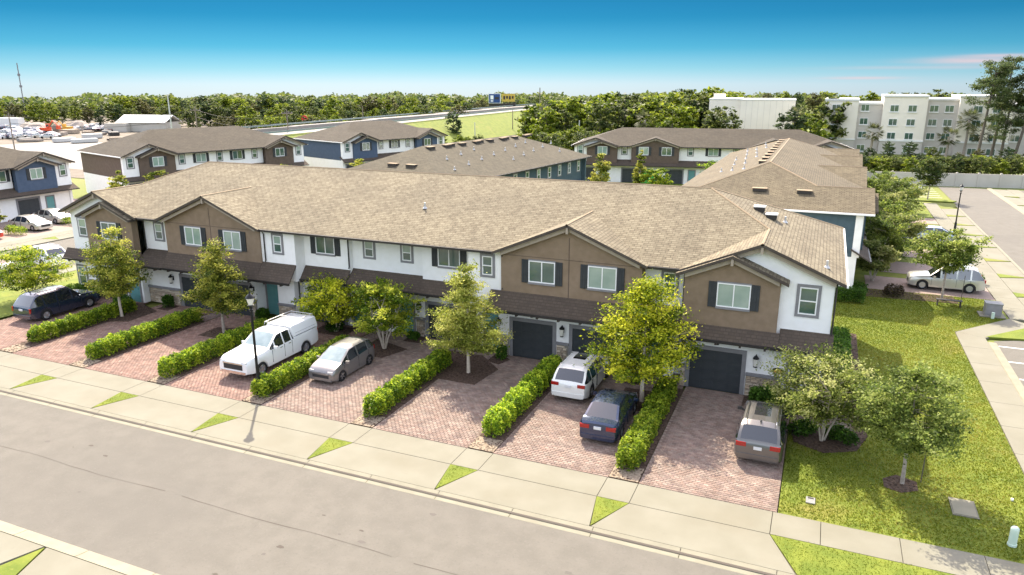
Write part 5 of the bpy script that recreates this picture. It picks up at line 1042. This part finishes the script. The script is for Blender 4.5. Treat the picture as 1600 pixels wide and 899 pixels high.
# utility poles, masts and wires
def pole(lab, x, y, h, cross=True, m='wood_pole', r=.16):
    o = thing('utility_pole', lab, 'utility pole', (x, y, 0), R(20), 'utility poles beyond the houses'); q = MB(); q.tube([(0, 0, 0), (0, 0, h)], [r, r * .6], m, 7); q.build('post', o)
    if cross: q = MB(); q.box((-1.2, -.08, h - .9), (1.2, .08, h - .7), m); q.build('crossarm', o); q = MB(); [q.lathe([(.06, h - .7), (.07, h - .5), (.001, h - .45)], 'grey_trim', (s, 0, 0), 6) for s in (-1, -.4, .4, 1)]; q.build('insulator', o)
PL = []
for (u, vb, vt, Yd, cr_, lab) in ((268, 205, 147, 150, False, 'tall pale pole left of the white roofed shed'), (308, 205, 166, 165, True, 'utility pole with crossarm right of the white roofed shed'), (450, 212, 170, 150, True, 'utility pole before the woods left of the highway'), (568, 195, 165, 200, False, 'utility pole standing against the highway'), (17, 210, 175, 160, True, 'utility pole at the left edge above the parked cars'), (843, 215, 137, 200, False, 'tall thin pole above the woods in the centre'), (905, 218, 187, 150, False, 'short pale pole behind the back row, left'), (801, 205, 170, 230, False, 'thin pole on the embankment'), (742, 210, 190, 190, False, 'short pale post on the embankment slope')):
    x, y = at(u, 200, 15 - (200 - 131) * Yd / 1188); d = math.hypot(x, y); dep = (Vector((x, y, 0)).dot(Vector((-.3896, .921, 0))))
    h = 15 - (vt - 131) * dep / 1145 * .965; pole(lab, x, y, max(3, h), cr_, 'galv' if 'pale' in lab else 'wood_pole', .2 if h > 10 else .16); PL.append((x, y, h))
for (i, j) in ((4, 1), (1, 2)):
    for dz in (.6, 2.2):
        a, c = PL[i], PL[j]; q = MB(); n = 10
        q.tube([(a[0] + (c[0] - a[0]) * t / n, a[1] + (c[1] - a[1]) * t / n, min(a[2], c[2]) - dz + (a[2] - min(a[2], c[2])) * (1 - t / n) + (c[2] - min(a[2], c[2])) * t / n - 1.6 * (1 - (2 * t / n - 1) ** 2)) for t in range(n + 1)], .05, 'bill_dark', 4)
        tag(q.build('power_line'), 'thin %s power line slung %s' % (('upper', 'lower')[dz > 1], 'over the lot at the left' if i == 4 else 'left of the highway'), 'wire')
x, y = at(42, 190, 0); o = thing('radio_mast', 'very thin radio mast on the horizon at far left', 'mast', (x, y, 0)); q = MB(); q.tube([(0, 0, 0), (0, 0, 15 + (131 - 105) * math.hypot(x, y) / 1188)], .2, 'grey_trim', 5); q.build('mast', o); q = MB(); [q.lathe([(.5, z_), (.5, z_ + .9)], 'grey_trim', (0, 0, 0), 6) for z_ in (13.5, 18)]; q.build('antenna', o)
x, y = at(477, 200, 3); o = thing('stop_sign', 'small red road sign beside the highway trees', 'sign', (x, y, 0), R(20)); q = MB(); q.tube([(0, 0, 0), (0, 0, 6)], .08, 'galv', 6); q.build('post', o); q = MB(); q.lathe([(.001, -.05), (.9, -.05), (.9, .05)], 'stop_red', (0, -.1, 5.6), 8, 'y'); q.build('plate', o)
# yard with vehicles and machines at far left
struct(MB().face(poly([(-330, 90), (-100, 84), (-100, 160), (-330, 330)], -.08), 'sand').build('lot'))
struct(MB().face(poly([(-200, 100), (-112, 92), (-108, 112), (-190, 145)], -.07), 'road_far').build('lot_pavement'))
x, y = at(235, 205, 0); sh = thing('shed', 'open shed with white gable roof beyond the left rows', 'shed', (x, y, 0), R(12)); q = MB(); q.slab([(-9, -4.5, 3.0), (9, -4.5, 3.0), (9, 0, 5.2), (-9, 0, 5.2)], .2, 'roof_white', 'roof_white'); q.build('roof', sh); q = MB(); q.slab([(-9, 4.5, 3.0), (9, 4.5, 3.0), (9, 0, 5.2), (-9, 0, 5.2)], .2, 'roof_white', 'roof_white'); q.build('roof', sh); q = MB(); q.box((-8.6, -4, 0), (8.6, 4, 3.0), 'wall_cream'); q.build('wall', sh); q = MB(); q.face([(-8.65, -4, 3), (-8.65, 0, 5.0), (-8.65, 4, 3)], 'stone_b'); q.build('gable', sh)
x, y = at(185, 206, 0); o = thing('storage_container', 'pale box container beside the white roofed shed', 'container', (x, y, 0), R(12)); MB().box((-4, -1.3, 0), (4, 1.3, 2.7), 'wall_cream').build('shell', o); MB().box((-4.05, -1.1, .1), (-3.98, 1.1, 2.6), 'hotel_grey').build('door', o)
x, y = at(12, 202, 0); o = thing('storage_container', 'white box trailer at the left edge of the lot', 'container', (x, y, 0), R(12)); MB().box((-6, -1.3, 1), (6, 1.3, 3.8), 'roof_white').build('shell', o); MB().box((-5, -1.2, 0), (-3, 1.2, 1), 'tyre').build('wheels', o)
def excavator(lab, u, v, m, rz, s=1.0):
    x, y = at(u, v, 0); o = thing('excavator', lab, 'excavator', (x, y, 0), rz); o.scale = (s, s, s)
    for k in (-1, 1): q = MB(); q.box((-1.9, k * 1.1 - .3, .05), (1.9, k * 1.1 + .3, .85), 'tyre'); q.build('track', o)
    q = MB(); q.box((-1.8, -1.2, .95), (1.3, 1.2, 2.0), m); q.build('body', o); q = MB(); q.box((.1, .2, 2.0), (1.3, 1.15, 3.1), m); q.build('cab', o); q = MB(); q.box((.3, .15, 2.2), (1.35, 1.1, 2.95), 'glass_car'); q.build('cab_window', o)
    q = MB(); q.tube([(1.2, -.3, 1.8), (3.2, -.3, 4.2), (5.0, -.3, 2.6)], [.28, .24, .18], m, 5); q.build('boom', o); q = MB(); q.box((4.6, -.8, 1.5), (5.5, .2, 2.6), m); q.build('bucket', o)
excavator('orange red digger standing in the lot at far left', 72, 209, 'orange', R(15), .95); excavator('yellow digger in the lot right of the orange one', 106, 206, 'yellow', R(200), .8)
for i, (u, v, w_, h_, m) in enumerate(((60, 206, 14, 3.0, 'bark'), (125, 203, 12, 3.2, 'bark'), (45, 203, 10, 2.4, 'bark'), (88, 206, 6, 2.4, 'sand'))):
    x, y = at(u, v, 0); q = MB(); rnd = random.Random(i); n = 14
    prof = [(w_ / 2 * k, z_) for k, z_ in ((1, 0), (.75, h_ * .45), (.45, h_ * .8), (.15, h_), (.001, h_ * .98))]; q.lathe(prof, m, (0, 0, 0), n); q.v = [(a * rnd.uniform(.85, 1.1), c * rnd.uniform(.85, 1.1) * .6, e) for a, c, e in q.v]
    o = q.build('spoil_heap'); o.location = (x, y, 0); tag(o, ['low brown spoil heap left of the orange digger', 'brown spoil heap right of the yellow digger', 'brown spoil heap behind the parked cars', 'sand heap behind the orange digger'][i], 'heap')
SF = [SEDAN('p_white'), SEDAN('p_black'), SUV('p_silver'), SUV('p_navy')]
def far_car(i, x, y, rz, lab, grp):
    k = i % 4; key = ('far', k)
    if key not in CARS:
        P, ty, ri, wh = car_parts(SF[k]); vs, fs, ms, mats = [], [], [], []
        for n, (mb, ) in P.items():
            if n.split('|')[0] in ('mirror', 'door_handle', 'roof_rail', 'licence_plate'): continue
            b0 = len(vs); vs += mb.v; fs += [tuple(b0 + t for t in f) for f in mb.f]
            for m in mb.m: 
                nm = mb.mats[m]; mats.append(nm) if nm not in mats else None; ms.append(mats.index(nm))
        mb = MB(); mb.v, mb.f, mb.m, mb.mats, mb.uv = vs, fs, ms, mats, [None] * len(fs)
        for (_, s, p) in wh: mb.lathe([(.001, -.1), (.3, -.1), (.3, .1), (.001, .1)], 'tyre', p, 10, 'y')
        CARS[key] = mb.mesh('car', 32)
    o = place('car', CARS[key], None, (x, y, 0), rz); tag(o, lab, 'car', grp); return o
rnd = random.Random(5)
for i in range(64):
    u, v = rnd.choice([(rnd.uniform(0, 50), rnd.uniform(198, 216)), (rnd.uniform(120, 205), rnd.uniform(198, 206)), (rnd.uniform(0, 90), rnd.uniform(207, 219))]); x, y = at(u, v, 0); far_car(i, x, y, R(rnd.choice((15, 105, 195))), 'car parked in the far lot at the left', 'cars parked in the far lot at the left')
for i in range(3): u = (868, 893, 1005)[i]; x, y = at(u, (231, 226, 283)[i], 0)
for i in range(5): far_car(i + 1, -111 + (i % 2) * 6, 170 + i * 33, R(90), 'car driving on the raised highway', 'cars on the raised highway') if i in (9, ) else None
for o in [k for k in bpy.data.objects if k.get('group') == 'cars on the raised highway']: o.location.z = HZ
for i in range(26):
    u, v = rnd.uniform(30, 190), rnd.uniform(203, 226); x, y = at(u, v, 0); a_, b_, c_ = rnd.uniform(1, 3.2), rnd.uniform(.8, 1.6), rnd.uniform(.4, 1.3); mm = rnd.choice(('stone_b', 'bark', 'wall_cream', 'bill_dark', 'hvac', 'galv')); o = thing('material_stack', 'stack of building material lying in the far lot', 'stack', (x, y, 0), rnd.random() * 3, 'material stacks in the far lot')
    MB().box((-a_, -b_, .12), (a_, b_, c_), mm).build('load', o); MB().box((-a_ * .95, -b_ * .95, 0), (a_ * .95, b_ * .95, .11), 'wood_pole').build('pallet', o)
# ------------------------------------------------------------------ woods: individual trees, then the mass behind
BT = []
def joined(w_, c):
    """trunk and crown of a far tree in one mesh: too small in the photograph to show its parts"""
    bm = bmesh.new(); bm.from_mesh(c); lay = bm.verts.layers.float_color.get('Col'); n0 = len(bm.faces); bm.from_mesh(w_); bm.faces.ensure_lookup_table()
    for f in bm.faces[n0:]: f.material_index = 1
    me = bpy.data.meshes.new('tree'); bm.to_mesh(me); bm.free(); me.materials.append(MATS['leaf']); me.materials.append(MATS['bark_dark']); return me
FARG = [[(0.037, 0.059, 0.018), (0.069, 0.100, 0.025), (0.112, 0.144, 0.032), (0.163, 0.183, 0.046)], [(0.027, 0.051, 0.021), (0.050, 0.083, 0.030), (0.081, 0.117, 0.039)], [(0.075, 0.116, 0.014), (0.150, 0.201, 0.018), (0.263, 0.305, 0.028)], [(0.069, 0.073, 0.028), (0.106, 0.110, 0.039), (0.150, 0.146, 0.052)]]
for i in range(8):
    h_ = (10, 12, 9, 11, 13, 9.5, 10.5, 12)[i]; BT.append(joined(*tree_data(300 + i, h_, (9, 8.5, 8, 10, 8, 7.5, 9.5, 7)[i], h_ * .12, 'tall' if i % 3 else 'round', 95, 30, .34, FARG[(0, 1, 2, 0, 1, 3, 2, 0)[i]], 'bark_dark', tr=.25, limbs=10, spray=.15, dens=1.0, big=1.0)))
rnd = random.Random(21); cnt = 0
def wood_tree(x, y, s, k, lab, grp):
    o = place('tree', BT[k], None, (x, y, 0), rnd.random() * 6.28); o.scale = (s * rnd.uniform(.9, 1.15), s * rnd.uniform(.9, 1.15), s); tag(o, lab, 'tree', grp)
# left wood: depth about 250 to 330, tops near the horizon line
def belt(u0, u1, step, dep0, dep1, top, lab, grp, ks=range(8), jit=5):
    u = u0
    while u < u1:
        Yd = rnd.uniform(dep0, dep1); f = 1145.; a = math.atan((u - 800) / (f * math.cos(.27133) ) )
        ang = .40037 - a; dist = Yd / math.cos(a); x, y = -math.sin(ang) * dist, math.cos(ang) * dist
        tv = top(u) + rnd.uniform(-jit, jit); h = 15 - (tv - 131) * Yd / 1145 * .97; k = rnd.choice(list(ks)); base = (10, 12, 9, 11, 13, 9.5, 10.5, 12)[k]
        wood_tree(x, y, max(.35, h / base), k, lab, grp); u += step * rnd.uniform(.7, 1.3)
belt(-30, 480, 15, 300, 360, lambda u: 157, 'broad tree in the wood along the left skyline', 'trees of the wood on the left skyline')
belt(-30, 400, 17, 262, 300, lambda u: 163, 'tree in the front rank of the left wood', 'front rank of the left wood')
belt(230, 760, 14, 270, 330, lambda u: 152 + max(0, (u - 560) * .04), 'tall tree in the wood behind the highway', 'trees of the wood behind the highway')
belt(330, 720, 15, 235, 268, lambda u: 163 + (0 if u < 560 else 4), 'leafy tree in the front rank beside the highway', 'front rank of the wood beside the highway')
belt(370, 540, 17, 190, 225, lambda u: 178, 'rounded tree at the foot of the wood left of the highway', 'low trees left of the highway', (0, 2, 5, 6))
belt(640, 860, 13, 330, 380, lambda u: 153, 'distant tree beyond the highway', 'distant trees beyond the highway')
belt(835, 1120, 14, 205, 250, lambda u: 156 - (u - 835) * .05, 'tall tree in the wood behind the back row', 'tall trees of the wood behind the back row', (0, 1, 2, 3, 4, 6, 7), 7)
belt(825, 1120, 15, 160, 200, lambda u: 166, 'tree in the front rank behind the back row', 'front rank of the wood behind the back row', (0, 1, 2, 6, 7), 9)
belt(835, 960, 14, 140, 158, lambda u: 200, 'low tree at the edge of the wood behind the back row', 'low trees at the edge of the wood', (2, 3, 6))
belt(1120, 1330, 22, 330, 360, lambda u: 145, 'tree showing above the hotel roof, left', 'trees above the hotel roof on the left', range(8), 3)
belt(1340, 1620, 13, 250, 300, lambda u: 146, 'tree showing above the hotel roof, right', 'trees above the hotel roof on the right', range(8), 6)
belt(640, 760, 18, 165, 185, lambda u: 208, 'small tree on the embankment slope', 'small trees on the embankment slope', (2, 6, 0), 6)
for (u, v, Yd, s_, k, lab) in ((714, 172, 200, .55, 1, 'dark rounded tree standing before the highway'), (505, 180, 195, .55, 5, 'rounded grey green tree left of the highway'), (1265, 152, 172, .9, 0, 'large leafy tree between the windowless block and the hotel'), (1213, 170, 150, .5, 1, 'dark palm like tree before the windowless block'), (1240, 176, 160, .55, 2, 'light green tree before the windowless block')):
    a = math.atan((u - 800) / (1145 * .9634)); ang = .40037 - a; dist = Yd / math.cos(a); h = 15 - (v - 131) * Yd / 1145 * .97; wood_tree(-math.sin(ang) * dist, math.cos(ang) * dist, h / (10, 12, 9, 11, 13, 9.5, 10.5, 12)[k], k, lab, None)
for (u, v, Yd, k, lab) in ((884, 152, 195, 6, 'broad yellow green tree in the centre wood, left'), (925, 158, 190, 2, 'bright green tree in the centre wood behind the left gable'), (1000, 150, 185, 2, 'bright yellow green tree in the middle of the centre wood'), (1030, 143, 195, 6, 'tall light green tree in the centre wood'), (1060, 141, 200, 0, 'tall grey green tree left of the windowless block'), (1098, 136, 205, 2, 'tallest light green tree beside the windowless block'), (1125, 144, 215, 6, 'light green tree showing over the windowless block'), (965, 156, 188, 0, 'rounded green tree in the centre wood')):
    a = math.atan((u - 800) / (1145 * .9634)); ang = .40037 - a; dist = Yd / math.cos(a); h = 15 - (v - 131) * Yd / 1145 * .97; o = place('tree', BT[k], None, (-math.sin(ang) * dist, math.cos(ang) * dist, 0), u); s_ = h / (10, 12, 9, 11, 13, 9.5, 10.5, 12)[k]; o.scale = (s_ * 1.25, s_ * 1.25, s_); tag(o, lab, 'tree')
belt(1290, 1640, 10, 117, 124, lambda u: 250, 'shrubby tree behind the cream boundary wall', 'shrubby trees behind the boundary wall', (0, 1, 2, 3, 6), 9)
belt(1330, 1620, 34, 130, 146, lambda u: 236, 'small tree between the boundary wall and the hotel', 'small trees between wall and hotel', (0, 1, 5), 10)
# distant wood as one mass on the horizon
rg = np.random.default_rng(77); n = 45000; ang = rg.uniform(-.75, 1.0, n); dist = 390 + 150 * rg.uniform(0, 1, n); hgt = 7.6 + .9 * np.sin(ang * 37) + .7 * np.sin(ang * 91 + 1) + .5 * np.sin(ang * 230) + rg.normal(0, .5, n); zz = hgt * rg.uniform(.0, 1, n) ** .45
C = np.stack([-np.sin(ang) * dist, np.cos(ang) * dist, zz], 1); o = place('distant_wood', quads_mesh('distant_wood', leaf_quads(C, 1.1, rg, .6, .7), pal_cols(n, FARG[0], rg), 'leaf')); tag(o, 'distant wood merging along the whole horizon', 'wood', kind='stuff')
# palms and tall pines on the right
def palm(lab, u, v, Yd, top, wd=4.5, seed=0):
    a = math.atan((u - 800) / (1145 * .9634)); ang = .40037 - a; dist = Yd / math.cos(a); x, y = -math.sin(ang) * dist, math.cos(ang) * dist; h = 15 - (top - 131) * Yd / 1145 * .97; rnd_ = random.Random(seed); rgp = np.random.default_rng(seed)
    o = thing('palm_tree', lab, 'palm', (x, y, 0)); q = MB(); q.tube([(0, 0, 0), (.15, 0, h * .5), (.1, .1, h)], [.3, .24, .22], 'bark', 8); q.build('trunk', o, 60); V = []
    for k in range(46):
        az = rnd_.random() * 6.283; el = rnd_.uniform(-.9, 1.2); L = wd / 2 * rnd_.uniform(.8, 1.1); d = Vector((math.cos(az) * math.cos(el), math.sin(az) * math.cos(el), math.sin(el))); sd = Vector((-math.sin(az), math.cos(az), 0)); c = Vector((.1, .1, h)); t = c + d * L * .6
        for j in range(9):
            f = (j - 4) / 4; e = t + (d * math.cos(f * 1.1) + sd * math.sin(f * 1.1)) * L * .5 + Vector((0, 0, -.25 * L * abs(f))); b0 = t + sd * .03; V.append([tuple(t - sd * .05), tuple((t + e) / 2 - sd * .08 + Vector((0, 0, .05))), tuple(e), tuple((t + e) / 2 + sd * .08)])
    V = np.array(V); place('crown', quads_mesh('crown', V, pal_cols(len(V), [(.05, .07, .025), (.09, .11, .04), (.15, .15, .07)], rgp), 'leaf'), o)
palm('cabbage palm left of the tall pines, tallest of three', 1471, 178, 158, 186, 5.4, 1); palm('dark cabbage palm left of the tallest palm', 1445, 205, 156, 212, 4.6, 2); palm('ragged cabbage palm right of the tallest palm', 1492, 200, 154, 206, 5.0, 3); palm('small palm near the windowless block', 1215, 170, 152, 180, 4.4, 4); palm('palm standing before the left bay of the hotel', 1332, 197, 160, 205, 4.4, 5)
palm('feathery palm before the tall wood in the centre', 995, 180, 165, 186, 5, 6); palm('feathery palm at the left of the centre wood', 848, 185, 175, 178, 5, 7)
def pine(lab, u, Yd, top, lean, seed, low=.45):
    a = math.atan((u - 800) / (1145 * .9634)); ang = .40037 - a; dist = Yd / math.cos(a); x, y = -math.sin(ang) * dist, math.cos(ang) * dist; h = 15 - (top - 131) * Yd / 1145 * .97; rnd_ = random.Random(seed); rgp = np.random.default_rng(seed)
    o = thing('pine_tree', lab, 'pine', (x, y, 0)); q = MB(); tr_ = lambda t: Vector((lean * t * h * .9, lean * t * h * .3, t * h)); q.tube([tr_(k / 6) for k in range(7)], [.30, .27, .24, .21, .17, .12, .05], 'bark_dark', 8); C = []
    for k in range(44):
        t = low + (1 - low) * rnd_.random() ** .7; az = rnd_.random() * 6.283; L = (1.2 + 3.4 * (1 - (t - low) / (1 - low)) ** .6 * rnd_.random() + .8 * rnd_.random()); b0 = tr_(t); e = b0 + Vector((math.cos(az) * L, math.sin(az) * L, L * rnd_.uniform(-.05, .45))); q.tube([b0, (b0 + e) / 2 + Vector((0, 0, .2)), e], [.07, .05, .02], 'bark_dark', 4, False)
        for j in range(4): c = b0 + (e - b0) * rnd_.uniform(.55, 1.1); C.append(np.array(c) + rgp.normal(size=(34, 3)) * np.array([.48, .48, .26]))
    q.build('trunk', o, 60); C = np.concatenate(C); place('crown', quads_mesh('crown', leaf_quads(C, .21, rgp, .3, .45), pal_cols(len(C), [(.045, .075, .03), (.085, .12, .04), (.14, .17, .06)], rgp), 'leaf'), o)
pine('tall thin pine, leftmost of the group above the hotel', 1492, 146, 103, .06, 11, .4); pine('tall thin pine second from left above the hotel', 1512, 150, 96, .08, 16, .5); pine('tall pine in the middle of the group above the hotel', 1546, 144, 88, .16, 12, .55); pine('tall pine cut by the right edge above the hotel', 1570, 142, 92, .15, 13, .5); pine('short dark pine before the right end of the hotel', 1527, 148, 150, .02, 14, .3)
